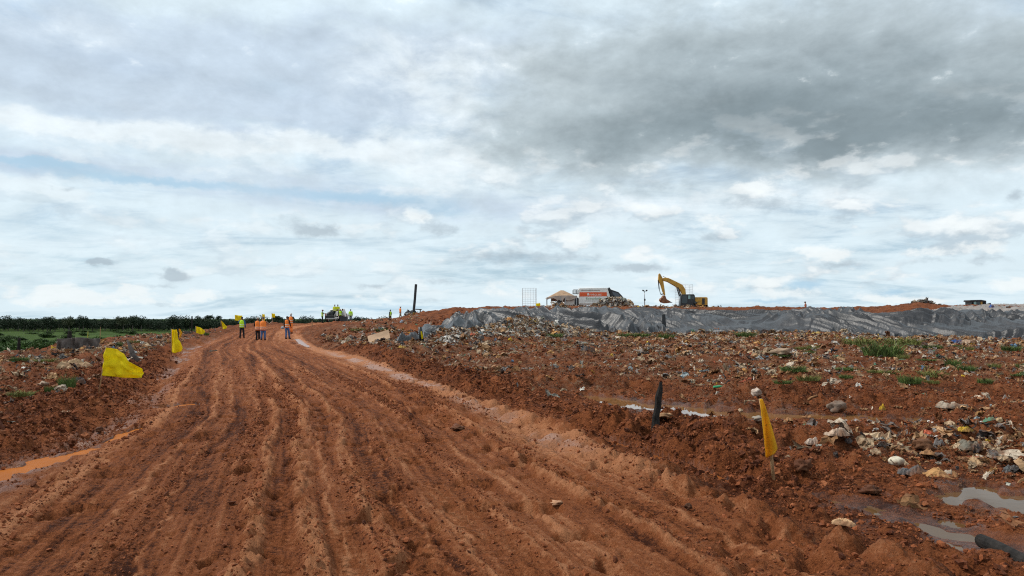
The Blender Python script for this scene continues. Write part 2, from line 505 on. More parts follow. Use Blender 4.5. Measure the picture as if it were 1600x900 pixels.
    z[pm] += .21 * np.exp(-((y[pm] - yd - 2.0 - .6 * wb) / .8) ** 2) * sst(x[pm], 3.9, 5.2) * (1 - sst(x[pm], 8.0, 10.5)) * (.75 + .7 * wb + .5 * b3[pm] + .4 * b2[pm])
    zz = z[pm]
    for kind, zw, pts in PUDDLES:
        q = seg_mask(x[pm], y[pm], pts, wb)
        k = sst(q, -.25, .35)
        kb = sst(q, -5.5, -.4) * (.9 if kind != 'ditch' else .9 * (1 - sst(y[pm] - yd, .6, 1.6) * sst(x[pm], 3.6, 5.0)))
        zz = zz * (1 - kb) + (zw + .03 + .12 * (zz - zw) * (zz > zw) + .025 * wb) * kb
        zz = zz * (1 - k) + (zw - .07) * k
        # low lip keeps stray hollows around the water dry
        lip = sst(q, -2.2, -.5) * (1 - sst(q, -.3, .1))
        zz = np.maximum(zz, np.where(lip > .3, zw + .012 + .02 * wb, -99))
        pud[pm] = np.maximum(pud[pm], q)
    z[pm] = zz
    wet = np.maximum(wet, .8 * sst(pud, -.6, 0))
    if not want:
        return z
    dirt = sst(fbm(x * .35, y * .35, 101, 3), -.25, .5)
    lit = (1 - mroad) * (1 - fieldm) * (1 - tarp)
    litter = lit * np.clip(.15 + .6 * sst(y, 14, 32) * isr + .35 * dirt, 0, 1)
    litter = litter * np.where(y > yt, .12, 1)
    litter = litter * (1 - berm * (y < 40))
    litter = np.where(u < -9.6, 0, litter)
    return z, np.clip(tone, 0, 1), np.clip(wet, 0, 1), np.clip(litter, 0, 1), fieldm, u, treadm * r


def h1(x, y):
    return float(H(np.array([x]), np.array([y]))[0])


def hit(px, py, d0=3.5, d1=130):
    ds = np.exp(np.linspace(math.log(d0), math.log(d1), 700))
    xc, yc = (px - 800) / FPX, (450 - py) / FPX
    Y, Z = _ct - yc * _st, _st + yc * _ct
    zz = CAMZ + Z / Y * ds
    xs = xc / Y * ds
    hs = H(xs, ds)
    w = np.nonzero(zz < hs)[0]
    i = w[0] if len(w) else len(ds) - 1
    return Vector((xs[i], ds[i], hs[i]))


# ------------------------------------------------------------------ mesh helpers
def mesh_np(name, v, faces, mat=None, smooth=True, attrs=None, tris=None):
    """v (n,3); faces: int array (m,k) or list of such arrays"""
    me = bpy.data.meshes.new(name)
    fl = faces if isinstance(faces, list) else [faces]
    fl = [np.asarray(f) for f in fl if len(f)]
    v = np.asarray(v, np.float32)
    me.vertices.add(len(v))
    me.vertices.foreach_set('co', v.ravel())
    nl = sum(f.size for f in fl)
    npoly = sum(len(f) for f in fl)
    me.loops.add(nl)
    me.loops.foreach_set('vertex_index', np.concatenate([f.ravel() for f in fl]).astype(np.int32))
    me.polygons.add(npoly)
    tot = np.concatenate([np.full(len(f), f.shape[1]) for f in fl]).astype(np.int32)
    start = np.concatenate([[0], np.cumsum(tot)[:-1]]).astype(np.int32)
    me.polygons.foreach_set('loop_start', start)
    me.polygons.foreach_set('use_smooth', np.full(npoly, smooth))
    me.update(calc_edges=True)
    for k, a in (attrs or {}).items():
        a = np.asarray(a, np.float32)
        if a.ndim == 2:
            at = me.attributes.new(k, 'FLOAT_COLOR', 'POINT')
            at.data.foreach_set('color', np.c_[a, np.ones(len(a))].astype(np.float32).ravel())
        else:
            at = me.attributes.new(k, 'FLOAT', 'POINT')
            at.data.foreach_set('value', a)
    if mat:
        me.materials.append(mat)
    return me


def tag(o, label=None, cat=None, group=None, kind=None):
    if label:
        o['label'] = label
    if cat:
        o['category'] = cat
    if group:
        o['group'] = group
    if kind:
        o['kind'] = kind
    return o


def add(name, me, parent=None):
    o = bpy.data.objects.new(name, me)
    COL.objects.link(o)
    if parent:
        o.parent = parent
    return o


def empty(name, loc, label, cat, group=None, rz=0):
    o = bpy.data.objects.new(name, None)
    o.empty_display_size = .2
    COL.objects.link(o)
    o.location = loc
    o.rotation_euler = (0, 0, rz)
    return tag(o, label, cat, group)


class MB:
    """collects primitives into one mesh"""
    def __init__(s):
        s.v, s.f = [], []

    def _add(s, vs, fs):
        b = len(s.v)
        s.v += [tuple(p) for p in vs]
        s.f += [tuple(i + b for i in f) for f in fs]
        return s

    def box(s, c, size, rot=None, taper=1.0):
        x, y, z = (q / 2 for q in size)
        vs = [Vector((sx * x * (taper if sz > 0 else 1), sy * y * (taper if sz > 0 else 1), sz * z)) for sz in (-1, 1) for sy in (-1, 1) for sx in (-1, 1)]
        if rot:
            R = Matrix.Rotation(rot[2], 3, 'Z') @ Matrix.Rotation(rot[1], 3, 'Y') @ Matrix.Rotation(rot[0], 3, 'X')
            vs = [R @ p for p in vs]
        c = Vector(c)
        return s._add([p + c for p in vs], [(0, 2, 3, 1), (4, 5, 7, 6), (0, 1, 5, 4), (2, 6, 7, 3), (0, 4, 6, 2), (1, 3, 7, 5)])

    def prism(s, poly, y0, y1):
        """poly in (x,z), extruded along y"""
        n = len(poly)
        vs = [(x, y0, z) for x, z in poly] + [(x, y1, z) for x, z in poly]
        fs = [tuple(range(n)), tuple(range(2 * n - 1, n - 1, -1))] + [(i, i + n, (i + 1) % n + n, (i + 1) % n) for i in range(n)]
        return s._add(vs, fs)

    def tube(s, pts, rad, n=10, ell=(1, 1), cap=True, up=None):
        pts = [Vector(p) for p in pts]
        if not hasattr(rad, '__len__'):
            rad = [rad] * len(pts)
        ref = Vector(up) if up else None
        vs, fs = [], []
        for i, p in enumerate(pts):
            t = (pts[min(i + 1, len(pts) - 1)] - pts[max(i - 1, 0)]).normalized()
            r0 = ref or (Vector((0, 1, 0)) if abs(t.y) < .9 else Vector((1, 0, 0)))
            a = r0.cross(t).normalized()
            b = t.cross(a).normalized()
            r = rad[i]
            ra, rb = (r if hasattr(r, '__len__') else (r * ell[0], r * ell[1]))
            for k in range(n):
                q = 2 * math.pi * k / n
                vs.append(p + a * (math.cos(q) * ra) + b * (math.sin(q) * rb))
        for i in range(len(pts) - 1):
            for k in range(n):
                fs.append((i * n + k, i * n + (k + 1) % n, (i + 1) * n + (k + 1) % n, (i + 1) * n + k))
        if cap:
            fs.append(tuple(range(n - 1, -1, -1)))
            m = (len(pts) - 1) * n
            fs.append(tuple(range(m, m + n)))
        return s._add(vs, fs)

    def ball(s, c, r, n=10, m=7):
        rx, ry, rz = r if hasattr(r, '__len__') else (r, r, r)
        pts = []
        c = Vector(c)
        vs = [c + Vector((0, 0, -rz))]
        for i in range(1, m):
            ph = -math.pi / 2 + math.pi * i / m
            for k in range(n):
                q = 2 * math.pi * k / n
                vs.append(c + Vector((rx * math.cos(ph) * math.cos(q), ry * math.cos(ph) * math.sin(q), rz * math.sin(ph))))
        vs.append(c + Vector((0, 0, rz)))
        fs = [(0, 1 + (k + 1) % n, 1 + k) for k in range(n)]
        for i in range(m - 2):
            for k in range(n):
                a = 1 + i * n
                fs.append((a + k, a + (k + 1) % n, a + n + (k + 1) % n, a + n + k))
        a = 1 + (m - 2) * n
        fs += [(a + k, a + (k + 1) % n, len(vs) - 1) for k in range(n)]
        return s._add(vs, fs)

    def mesh(s, name, mat, bevel=0.0, smooth=False, noise=0.0):
        me = bpy.data.meshes.new(name)
        me.from_pydata(s.v, [], s.f)
        bm = bmesh.new()
        bm.from_mesh(me)
        bmesh.ops.recalc_face_normals(bm, faces=bm.faces)
        if bevel > 0:
            es = [e for e in bm.edges if e.is_manifold and e.calc_face_angle(0) > .5]
            bmesh.ops.bevel(bm, geom=es, offset=bevel, segments=1, affect='EDGES', profile=.5)
        for f in bm.faces:
            f.smooth = smooth
        bm.to_mesh(me)
        bm.free()
        if mat:
            me.materials.append(mat)
        return me

    def build(s, name, mat, parent=None, **k):
        return add(name, s.mesh(name, mat, **k), parent)


# ------------------------------------------------------------------ materials
def new_mat(name):
    m = bpy.data.materials.new(name)
    m.use_nodes = True
    m.node_tree.nodes.clear()
    N = NT(m.node_tree)
    out = N.n.new('ShaderNodeOutputMaterial')
    b = N.n.new('ShaderNodeBsdfPrincipled')
    N.l.new(b.outputs[0], out.inputs[0])
    return m, N, b


def setc(N, b, **k):
    nm = {'col': 'Base Color', 'rough': 'Roughness', 'metal': 'Metallic', 'normal': 'Normal', 'spec': 'Specular IOR Level', 'trans': 'Transmission Weight', 'sss': 'Subsurface Weight'}
    for a, v in k.items():
        N._in(b.inputs[nm[a]], v)


def pbr(name, col, rough=.6, var=.25, scale=6, bump=.15, metal=0.0, dirt=0.0, dirtcol=(.16, .07, .035), bdist=.02):
    m, N, b = new_mat(name)
    o = N.obj()
    n1 = N.noise(o, scale, 5, .6)
    c = N.mix(N.ss(n1, .3, .7), tuple(q * (1 - var) for q in col), tuple(min(1, q * (1 + var)) for q in col))
    if dirt:
        n2 = N.noise(N.v('ADD', o, (3, 7, 1)), scale * .7, 6, .7)
        c = N.mix(N.ss(n2, .68 - dirt * .4, .75 - dirt * .2, 0, .85), c, dirtcol)
    setc(N, b, col=c, rough=N.m('ADD', rough - .08, N.m('MULTIPLY', n1, .16)), metal=metal, spec=.5 if rough < .6 else .18)
    if bump:
        setc(N, b, normal=N.bump(N.noise(o, scale * 4, 5, .6), bump, bdist))
    return m


def terrain_mat():
    m, N, b = new_mat('red_laterite_mud')
    o = N.obj()
    tone, wet, lit, fld = (N.attr(k) for k in ('tone', 'wet', 'litter', 'fieldm'))
    n1 = N.noise(o, 2.3, 8, .65)
    n2 = N.noise(o, 14, 7, .68)
    n3 = N.noise(o, 55, 4, .65)
    ru, trd = N.attr('ru'), N.attr('tread')
    oy = N.sep(o)[1]
    rc = N.xyz(N.m('MULTIPLY', ru, 11.0), N.m('MULTIPLY', oy, .8), 0.0)
    stk = N.noise(rc, 1.0, 7, .68, .4)
    onroad = N.ss(N.m('ABSOLUTE', ru), 3.6, 2.9)
    rib = N.m('SINE', N.m('ADD', N.m('MULTIPLY', oy, 62.0), N.m('ADD', N.m('MULTIPLY', N.m('ABSOLUTE', N.m('SINE', N.m('MULTIPLY', ru, 9.0))), 5.0), N.m('MULTIPLY', N.noise(o, 5, 3, .6), 9.0))))
    rib = N.m('MULTIPLY', N.m('MULTIPLY', rib, trd), N.ss(n1, .35, .6))
    t = N.m('ADD', tone, N.m('MULTIPLY', N.m('SUBTRACT', n1, .5), .55))
    t = N.m('ADD', t, N.m('MULTIPLY', N.m('SUBTRACT', n2, .5), 1.0))
    t = N.m('ADD', t, N.m('MULTIPLY', N.m('SUBTRACT', n3, .5), 1.0))  # random speckle; its dark specks paint crevice shadows into the mud colour
    t = N.m('ADD', t, N.m('MULTIPLY', N.m('MULTIPLY', N.m('SUBTRACT', stk, .5), onroad), 1.15))
    t = N.m('ADD', t, N.m('MULTIPLY', rib, .10))
    c = N.mix(N.ss(t, .0, .5), (.048, .0125, .0045), (.232, .073, .026))
    c = N.mix(N.ss(t, .45, 1.05), c, (.41, .172, .080))
    # pale flecks of ground-in waste
    v = N.n.new('ShaderNodeTexVoronoi')
    v.inputs['Scale'].default_value = 7.5
    N.l.new(N.v('ADD', o, N.v('SCALE', N.noise(o, 9, 3, .6, col=True))), v.inputs['Vector'])
    cr = N.sep(v.outputs['Color'])
    fleck = N.m('MULTIPLY', N.ss(cr[0], .48, .68), N.ss(v.outputs['Distance'], .75, .45))
    fleck = N.m('MULTIPLY', fleck, N.ss(N.noise(o, 1.1, 5, .65), .38, .62))
    fc = N.mix(cr[1], (.30, .15, .07), (.42, .33, .23))
    fc = N.mix(N.ss(cr[2], .7, .8), fc, (.13, .12, .115))
    c = N.mix(N.m('MULTIPLY', fleck, lit), c, fc)
    dk = N.m('MULTIPLY', N.ss(n2, .45, .62), lit)
    c = N.mix(N.m('MULTIPLY', dk, .6), c, (.105, .058, .034))
    # greener soil toward the slope
    c = N.mix(N.m('MULTIPLY', N.ss(N.noise(o, .5, 6, .7), .42, .62), N.ss(fld, .05, .5)), c, (.055, .085, .022))
    wn = N.m('ADD', wet, N.m('MULTIPLY', N.m('SUBTRACT', n1, .5), .5))
    ws = N.ss(wn, .2, .75)
    c = N.mix(N.m('MULTIPLY', ws, .25), c, N.v('MULTIPLY', c, (.62, .58, .55)))
    setc(N, b, col=c, rough=N.m('SUBTRACT', .88, N.m('MULTIPLY', ws, .54)), spec=N.m('ADD', .08, N.m('MULTIPLY', ws, .22)))
    hgt = N.m('ADD', N.m('MULTIPLY', N.noise(o, 30, 7, .68), 1.0), N.m('MULTIPLY', N.noise(o, 110, 3, .6), .35))
    hgt = N.m('ADD', hgt, N.m('ADD', N.m('MULTIPLY', rib, .45), N.m('MULTIPLY', N.m('MULTIPLY', stk, onroad), .8)))
    setc(N, b, normal=N.bump(hgt, 1.0, .045))
    return m


def field_mat():
    m, N, b = new_mat('field_grass')
    o = N.obj()
    n1 = N.noise(N.v('MULTIPLY', o, (.35, 1, 1)), .06, 6, .65)
    n2 = N.noise(o, 1.2, 5, .7)
    c = N.mix(N.ss(n1, .35, .65), (.024, .046, .010), (.056, .092, .020))
    c = N.mix(N.ss(n2, .5, .75, 0, .6), c, (.03, .05, .015))
    setc(N, b, col=c, rough=.95, spec=.05, normal=N.bump(n2, .6, .4))
    return m


def water_mat(name, col, rough, spec=.5):
    m, N, b = new_mat(name)
    o = N.obj()
    n = N.noise(o, 1.5, 4, .6)
    c = N.mix(n, tuple(q * .7 for q in col), tuple(q * 1.25 for q in col))
    setc(N, b, col=c, rough=rough, spec=spec, normal=N.bump(N.noise(o, 6, 2, .5), .05, .01))
    b.inputs['IOR'].default_value = 1.33
    return m


M = {}
M['mud'] = terrain_mat()
M['field'] = field_mat()
M['water'] = water_mat('muddy_water', (.20, .10, .036), .03, .5)
M['clear_water'] = water_mat('still_rain_water', (.13, .07, .028), .015, .5)
for _nd in M['clear_water'].node_tree.nodes:
    if _nd.type == 'BSDF_PRINCIPLED':
        _nd.inputs['IOR'].default_value = 1.6
M['orange_water'] = water_mat('orange_silt_water', (.37, .115, .02), .5, .06)
M['gutter_water'] = water_mat('gutter_water', (.24, .075, .02), .2, .2)
def cloth_mat(name, col, dirt):
    m, N, b = new_mat(name)
    o = N.obj()
    n = N.noise(o, 4, 5, .65)
    c = N.mix(N.ss(n, .3, .7), tuple(q * .88 for q in col), tuple(min(q * 1.1, .95) for q in col))
    c = N.mix(N.ss(N.noise(o, 14, 6, .7), .72 - dirt, .80 - dirt * .6, 0, .8), c, (.20, .10, .045))
    setc(N, b, col=c, rough=.8, spec=.2, normal=N.bump(N.noise(o, 40, 3, .6), .2, .01))
    t = N.n.new('ShaderNodeBsdfTranslucent')
    N.l.new(c, t.inputs[0])
    mx = N.n.new('ShaderNodeMixShader')
    mx.inputs[0].default_value = .45
    N.l.new(b.outputs[0], mx.inputs[1])
    N.l.new(t.outputs[0], mx.inputs[2])
    out = [q for q in N.n if q.type == 'OUTPUT_MATERIAL'][0]
    N.l.new(mx.outputs[0], out.inputs[0])
    return m


M['yellow_cloth'] = cloth_mat('yellow_flag_cloth', (.96, .75, .014), .10)
M['dull_yellow_cloth'] = cloth_mat('dull_yellow_cloth', (.88, .52, .035), .13)
M['wood'] = pbr('weathered_wood', (.36, .22, .11), .8, .3, 14, .3)
M['char'] = pbr('dark_rotten_wood', (.022, .019, .017), .8, .5, 14, .5, dirt=.12)
M['black_plastic'] = pbr('black_plastic', (.014, .015, .017), .42, .3, 5, .1, dirt=.04)
M['black_cloth'] = pbr('black_shade_net', (.11, .092, .082), .85, .4, 4, .3, dirt=.25, dirtcol=(.09, .05, .035))
M['yellow_paint'] = pbr('yellow_machine_paint', (.52, .28, .035), .5, .25, 1.5, .03, dirt=.30, dirtcol=(.2, .1, .04))
M['dark_paint'] = pbr('dark_machine_paint', (.022, .024, .027), .45, .3, 2, .03, dirt=.06)
M['steel'] = pbr('grey_steel', (.35, .36, .37), .4, .2, 5, .05, metal=.7)
M['wire'] = pbr('galvanised_wire', (.45, .45, .45), .5, .2, 5, 0)
M['mud_steel'] = pbr('muddy_steel', (.24, .11, .06), .75, .35, 3, .2)
M['glass'] = pbr('dark_glass', (.03, .045, .05), .08, .1, 2, 0)
M['pale_glass'] = pbr('painted_sky_glass', (.25, .42, .40), .08, .1, 2, 0)  # glass with the brightness of the sky painted into its colour
M['white_paint'] = pbr('dirty_white_paint', (.84, .83, .79), .5, .08, 1.2, .02, dirt=.10, dirtcol=(.42, .34, .26))
M['orange_paint'] = pbr('orange_paint', (.78, .115, .025), .5, .1, 1, .02)
M['white_text'] = pbr('white_lettering', (.8, .78, .74), .5, .05, 1, 0)
M['green_text'] = pbr('green_lettering', (.07, .26, .09), .5, .05, 1, 0)
M['grey_text'] = pbr('brown_lettering', (.20, .15, .12), .5, .05, 1, 0)
M['canvas'] = pbr('tan_canvas', (.42, .28, .18), .85, .25, .8, .2, dirt=.2, dirtcol=(.25, .13, .07))
M['pale_canvas'] = pbr('pale_canvas', (.46, .38, .32), .85, .2, 1, .2, dirt=.2, dirtcol=(.2, .13, .1))
M['rubber'] = pbr('tyre_rubber', (.02, .02, .02), .85, .3, 6, .2, dirt=.2)
M['red_light'] = pbr('red_lamp_lens', (.45, .02, .015), .2, .1, 4, 0)
M['blue_plastic'] = pbr('blue_plastic', (.03, .13, .40), .4, .15, 3, .05)
M['dusty_tarp'] = None


# ------------------------------------------------------------------ build the ground
def build_ground():
    fa = np.linspace(-51, 51, 1120)
    ra = np.linspace(51, 309, 70)[1:-1]
    ang = np.radians(np.concatenate([fa, ra]))
    r = [.4, .8, 1.3, 1.8, 2.3]
    q = 2.8
    while q < 125:
        r.append(q)
        q += min(q * q * 6.6e-4, .0085 * q) if q < 60 else .011 * q
    while q < 700:
        r.append(q)
        q += .03 * q
    while q < 9000:
        r.append(q)
        q += .25 * q
    r = np.array(r)
    A, R = np.meshgrid(ang, r)
    X = np.sin(A) * R
    Y = -2.0 + np.cos(A) * R
    z, tone, wet, lit, fm, u, trd = H(X.ravel(), Y.ravel(), True)
    nr, na = X.shape
    V = np.c_[X.ravel(), Y.ravel(), z]
    i = np.arange(nr - 1)[:, None] * na
    j = np.arange(na)[None, :]
    j2 = (j + 1) % na
    F = np.stack([i + j, i + na + j, i + na + j2, i + j2], -1).reshape(-1, 4)
    # centre fan
    V = np.r_[V, [[0, -2.0, h1(0, -2.0)]]]
    att = {'tone': np.r_[tone, .4], 'wet': np.r_[wet, 0], 'litter': np.r_[lit, 0], 'fieldm': np.r_[fm, 0], 'ru': np.r_[np.clip(u, -9, 9), 0], 'tread': np.r_[trd, 0]}
    u = np.r_[u, 0]
    jj = np.arange(na)
    T = np.stack([np.full(na, len(V) - 1), jj, (jj + 1) % na], -1)
    uc = np.abs(u[F].mean(1))
    yq = V[F, 1].mean(1)
    fmq = att['fieldm'][F].mean(1)
    isf = fmq > .93
    isr = (uc < 3.25) & ~isf & (yq < 112)
    for name, sel, mat, tri in (('mud_road', isr, M['mud'], T), ('ground', ~isr & ~isf, M['mud'], None), ('field', isf, M['field'], None)):
        f = F[sel]
        used = np.zeros(len(V), bool)
        used[f] = True
        if tri is not None:
            used[tri] = True
        idx = np.cumsum(used) - 1
        fl = [idx[f]] + ([idx[tri]] if tri is not None else [])
        o = add(name, mesh_np(name, V[used], fl, mat, True, {k: a[used] for k, a in att.items()}))
        tag(o, kind='structure')


build_ground()


def build_water():
    for kind, zw, pts in PUDDLES:
        L = np.array(pts)
        n = len(L)
        d = np.gradient(L[:, :2], axis=0)
        d /= np.linalg.norm(d, axis=1)[:, None]
        nrm = np.c_[-d[:, 1], d[:, 0]]
        e = L.copy()
        k = 1.5
        a = L[:, :2] + nrm * L[:, 2:] * k
        b = L[:, :2] - nrm * L[:, 2:] * k
        a[0] -= d[0] * L[0, 2] * k
        b[0] -= d[0] * L[0, 2] * k
        a[-1] += d[-1] * L[-1, 2] * k
        b[-1] += d[-1] * L[-1, 2] * k
        v = np.r_[np.c_[a, np.full(n, zw)], np.c_[b, np.full(n, zw)]]
        f = np.array([(i, i + n, i + n + 1, i + 1) for i in range(n - 1)])
        mt = {'ditch': M['water'], 'strip': M['clear_water'], 'pool': M['clear_water'], 'orange': M['orange_water'], 'gutter': M['gutter_water']}[kind]
        me = mesh_np('puddle', v, f, mt, False)
        bm = bmesh.new()
        bm.from_mesh(me)
        bmesh.ops.recalc_face_normals(bm, faces=bm.faces)
        if bm.faces[:][0].normal.z < 0:
            bmesh.ops.reverse_faces(bm, faces=bm.faces)
        bm.to_mesh(me)
        bm.free()
        tag(add('water', me), kind='structure')


build_water()
# ------------------------------------------------------------------ the covering tarps on the waste heap
def tarp_mat(name, c0, c1, dust):
    m, N, b = new_mat(name)
    o = N.obj()
    n = N.noise(o, .35, 6, .65)
    n2 = N.noise(o, 3.5, 6, .7)
    c = N.mix(N.ss(n, .3, .7), c0, c1)
    c = N.mix(N.ss(n2, .58, .85, 0, .4), c, dust)
    setc(N, b, col=c, rough=.40, spec=.45, normal=N.bump(N.noise(o, 9, 5, .65), .5, .05))
    return m


M['tarp'] = tarp_mat('dark_grey_geotextile', (.022, .023, .026), (.050, .051, .056), (.11, .10, .09))
M['dusty_tarp'] = tarp_mat('dusty_pale_geotextile', (.19, .165, .145), (.30, .25, .22), (.34, .24, .18))


def hbase(x, y):
    return H(x, y)


def build_tarp(name, label, px0, px1, lo, hi, mat, nu, nv, amp, seed, lift=.42, edge=1.0, ramp0=.35, skew=0.0):
    pxs = np.linspace(px0, px1, nu)
    yf = np.interp(pxs, _kpx, _kd[0])
    yt = np.interp(pxs, _kpx, _kd[2])
    yc = np.interp(pxs, _kpx, _kd[4])
    y0 = lo(pxs, yf, yt, yc)
    y1 = hi(pxs, yf, yt, yc)
    y0 = y0 + edge * (.5 * pn(pxs * .035, 1.5, seed) + .35 * pn(pxs * .11, 2.5, seed))
    y1 = y1 + edge * (.6 * pn(pxs * .03, 3.5, seed + 1) + .4 * pn(pxs * .1, 4.5, seed + 1))
    v = np.linspace(0, 1, nv)
    Y = y0[None] + (y1 - y0)[None] * v[:, None]
    fr = (pxs - px0) / (px1 - px0)
    T = (pxs / FPX - 800 / FPX)[None] + skew / FPX * (1 - fr)[None] ** 3 * (v[:, None] - .3 + .25 * pn(v[:, None] * 5, 3.3, seed + 40))
    X = T * Y
    z = H(X, Y)
    s = X
    w = Y * 1.0
    # diagonal gathers, broken by crossing creases
    wx = 2.2 * pn(s * .11, w * .16, seed + 2)
    wy = 1.6 * pn(s * .14, w * .2, seed + 3)
    a = .80 * s + .45 * w + wx
    b = (.3 * s - .6 * w) * .08
    def soft(x_, y_, sd, e=.03):
        q = pn(x_, y_, sd)
        return 1 - 2 * np.sqrt(q * q + e * e * 4)
    f1 = soft(a * .62, b * 1.0, seed + 5, .022)
    f2 = soft(a * 1.7 + 4, b * 2.0, seed + 7, .028)
    a2 = .85 * s - .34 * w + 1.4 * wy
    f3 = soft(a2 * 1.1, (s * .3 + w * .8) * .09, seed + 9, .028)
    f4 = ridged(s * .35, w * .30, seed + 11, 2)
    m1 = sst(pn(s * .08, w * .12, seed + 13), -.4, .3)
    fold = .40 * f1 * (.5 + .7 * m1) - .22 * f2 * (1.1 - .5 * m1) + .24 * f3 * m1 + .08 * f4 - .18
    fine = .06 * soft(a * 3.6, b * 4, seed + 15, .08) + .035 * soft(a2 * 3.4, (s + w) * .2, seed + 18, .08) + .012 * pn(s * 3, w * 3, seed + 17)
    ramp = np.interp(pxs, [px0, px0 + 90], [ramp0, 1.0])[None]
    amp = amp * ramp
    ed = np.minimum(np.minimum(v, 1 - v)[:, None] * 12, 1.0)
    ex = np.minimum((pxs - px0) / 12, np.minimum((px1 - pxs) / 12, 1.0))[None]
    ed = ed * np.clip(ex, 0, 1)
    topf = 1 - .55 * sst(v, .72, .98)[:, None]
    z = z + lift + amp * topf * (fold * (.35 + .65 * ed) + fine)
    # tuck the border into the soil
    z = z - (1 - ed) * (lift + .25 * amp) * .9
    Y = Y - amp * .35 * f1 * ed
    V = np.c_[X.ravel(), Y.ravel(), z.ravel()]
    i = np.arange(nv - 1)[:, None] * nu
    j = np.arange(nu - 1)[None]
    F = np.stack([i + j, i + j + 1, i + nu + j + 1, i + nu + j], -1).reshape(-1, 4)
    o = add(name, mesh_np(name, V, F, mat))
    sol = o.modifiers.new('thickness', 'SOLIDIFY')
    sol.thickness = .012
    sol.offset = -1
    return tag(o, label, 'tarp')


build_tarp('tarpaulin', 'long wrinkled dark grey sheet draped over the waste heap', 652, 1680,
           lambda p, f, t, c: f - .2, lambda p, f, t, c: t + .3 - 2.0 * np.exp(-((p - 668) / 14.0) ** 2), M['tarp'], 1300, 150, 1.3, 300)
build_tarp('tarpaulin', 'dusty pale brown sheet lying on top of the heap at the far right', 1462, 1700,
           lambda p, f, t, c: t - .8, lambda p, f, t, c: c + 1.5 - 8 * np.exp(-((p - 1462) / 30.0) ** 2), M['dusty_tarp'], 260, 130, .5, 340, .02, 1.0, 1.0, 70)
build_tarp('tarpaulin', 'bunched end of dark sheet twisted on the litter beside the striped post', 617, 662,
           lambda p, f, t, c: np.interp(p, [617, 640, 662], [35.2, 36.3, 39.0]), lambda p, f, t, c: np.interp(p, [617, 640, 662], [37.6, 38.6, 41.0]), M['tarp'], 110, 60, .55, 380, .30, .4, 1.0)

# ------------------------------------------------------------------ scattered things: clods and litter
RNG = np.random.default_rng(7)


def tpl_sheet(seed, n=5, asp=1.0, crump=.25):
    r = np.random.default_rng(seed)
    g = np.linspace(-.5, .5, n)
    X, Y = np.meshgrid(g, g * asp)
    k = r.normal(0, 1, 6)
    Z = 1.5 * crump * (.5 * np.sin(X * 6 * k[0] + k[1] * 3) * np.cos(Y * 5 * k[2] + k[3]) + .35 * r.normal(0, .5, X.shape))
    X = X + r.normal(0, .07, X.shape)
    Y = Y + r.normal(0, .07, X.shape)
    rad = 1 - .35 * np.abs(r.normal(0, .5, X.shape)) * (np.hypot(X, Y / asp) > .45)
    V = np.c_[(X * rad).ravel(), (Y * rad).ravel(), Z.ravel() + .06]
    i = np.arange(n - 1)[:, None] * n
    j = np.arange(n - 1)[None]
    F = np.stack([i + j, i + j + 1, i + n + j + 1, i + n + j], -1).reshape(-1, 4)
    T = np.r_[F[:, :3], F[:, [0, 2, 3]]]
    return V, T


def ico(sub):
    bm = bmesh.new()
    bmesh.ops.create_icosphere(bm, subdivisions=sub, radius=.5)
    V = np.array([v.co[:] for v in bm.verts])
    T = np.array([[v.index for v in f.verts] for f in bm.faces])
    bm.free()
    return V, T


def tpl_lump(seed, sub=2, rough=.35, sq=(1, 1, .7)):
    V, T = ico(sub)
    r = np.random.default_rng(seed)
    o = r.uniform(0, 50, 3)
    d = 1 + rough * (pn(V[:, 0] * 2.6 + o[0], V[:, 1] * 2.6 + o[1] + V[:, 2] * 3.1, seed) + .6 * pn(V[:, 2] * 5.5 + o[2], V[:, 0] * 5.5 + V[:, 1] * 4.1, seed + 1) + .4 * pn(V[:, 0] * 11 + V[:, 2] * 7 + o[1], V[:, 1] * 11 - V[:, 2] * 6, seed + 2))
    return V * d[:, None] * np.array(sq) + np.array([0, 0, .12]), T


def tpl_bag(seed, nr=16, na=40):
    """crumpled cloth or film lying in a heap: a folded dome with a ragged hem"""
    r = np.random.default_rng(seed)
    o = r.uniform(0, 50, 4)
    rad = np.linspace(0, 1, nr)[1:]
    ang = np.linspace(0, 2 * np.pi, na, endpoint=False)
    Rr, A = np.meshgrid(rad, ang, indexing='ij')
    hem = 1 + .32 * pn(np.cos(A) * 1.6 + o[0], np.sin(A) * 1.6 + o[1], seed) + .16 * pn(np.cos(A) * 5 + o[2], np.sin(A) * 5 + o[3], seed + 1)
    X, Y = np.cos(A) * Rr * hem * .5, np.sin(A) * Rr * hem * .36
    t = r.uniform(0, np.pi)
    a, b = X * math.cos(t) + Y * math.sin(t), -X * math.sin(t) + Y * math.cos(t)
    f = ridged(a * 5.5 + .8 * pn(X * 4 + o[0], Y * 4, seed + 4) + o[0], b * 1.8 + o[1], seed + 2, 2, .5)
    g = ridged(a * 9 + o[2], b * 9 + o[3], seed + 5, 2, .5)
    prof = np.clip(1 - Rr ** 2.2, 0, 1) ** .6
    lump = .7 + .6 * pn(X * 3.2 + o[1], Y * 3.2 + o[2], seed + 6)
    Z = .34 * prof * np.clip(lump + .26 * f + .10 * g, .12, 2) + .05 * Rr * np.maximum(f, -.4)
    V = np.r_[[[0, 0, .3]], np.stack([X, Y, Z], -1).reshape(-1, 3)]
    V[0, 2] = Z[0].mean()
    T = [(0, 1 + k, 1 + (k + 1) % na) for k in range(na)]
    for i in range(nr - 2):
        for k in range(na):
            p, q = 1 + i * na + k, 1 + i * na + (k + 1) % na
            T += [(p, p + na, q), (q, p + na, q + na)]
    return V, np.array(T)


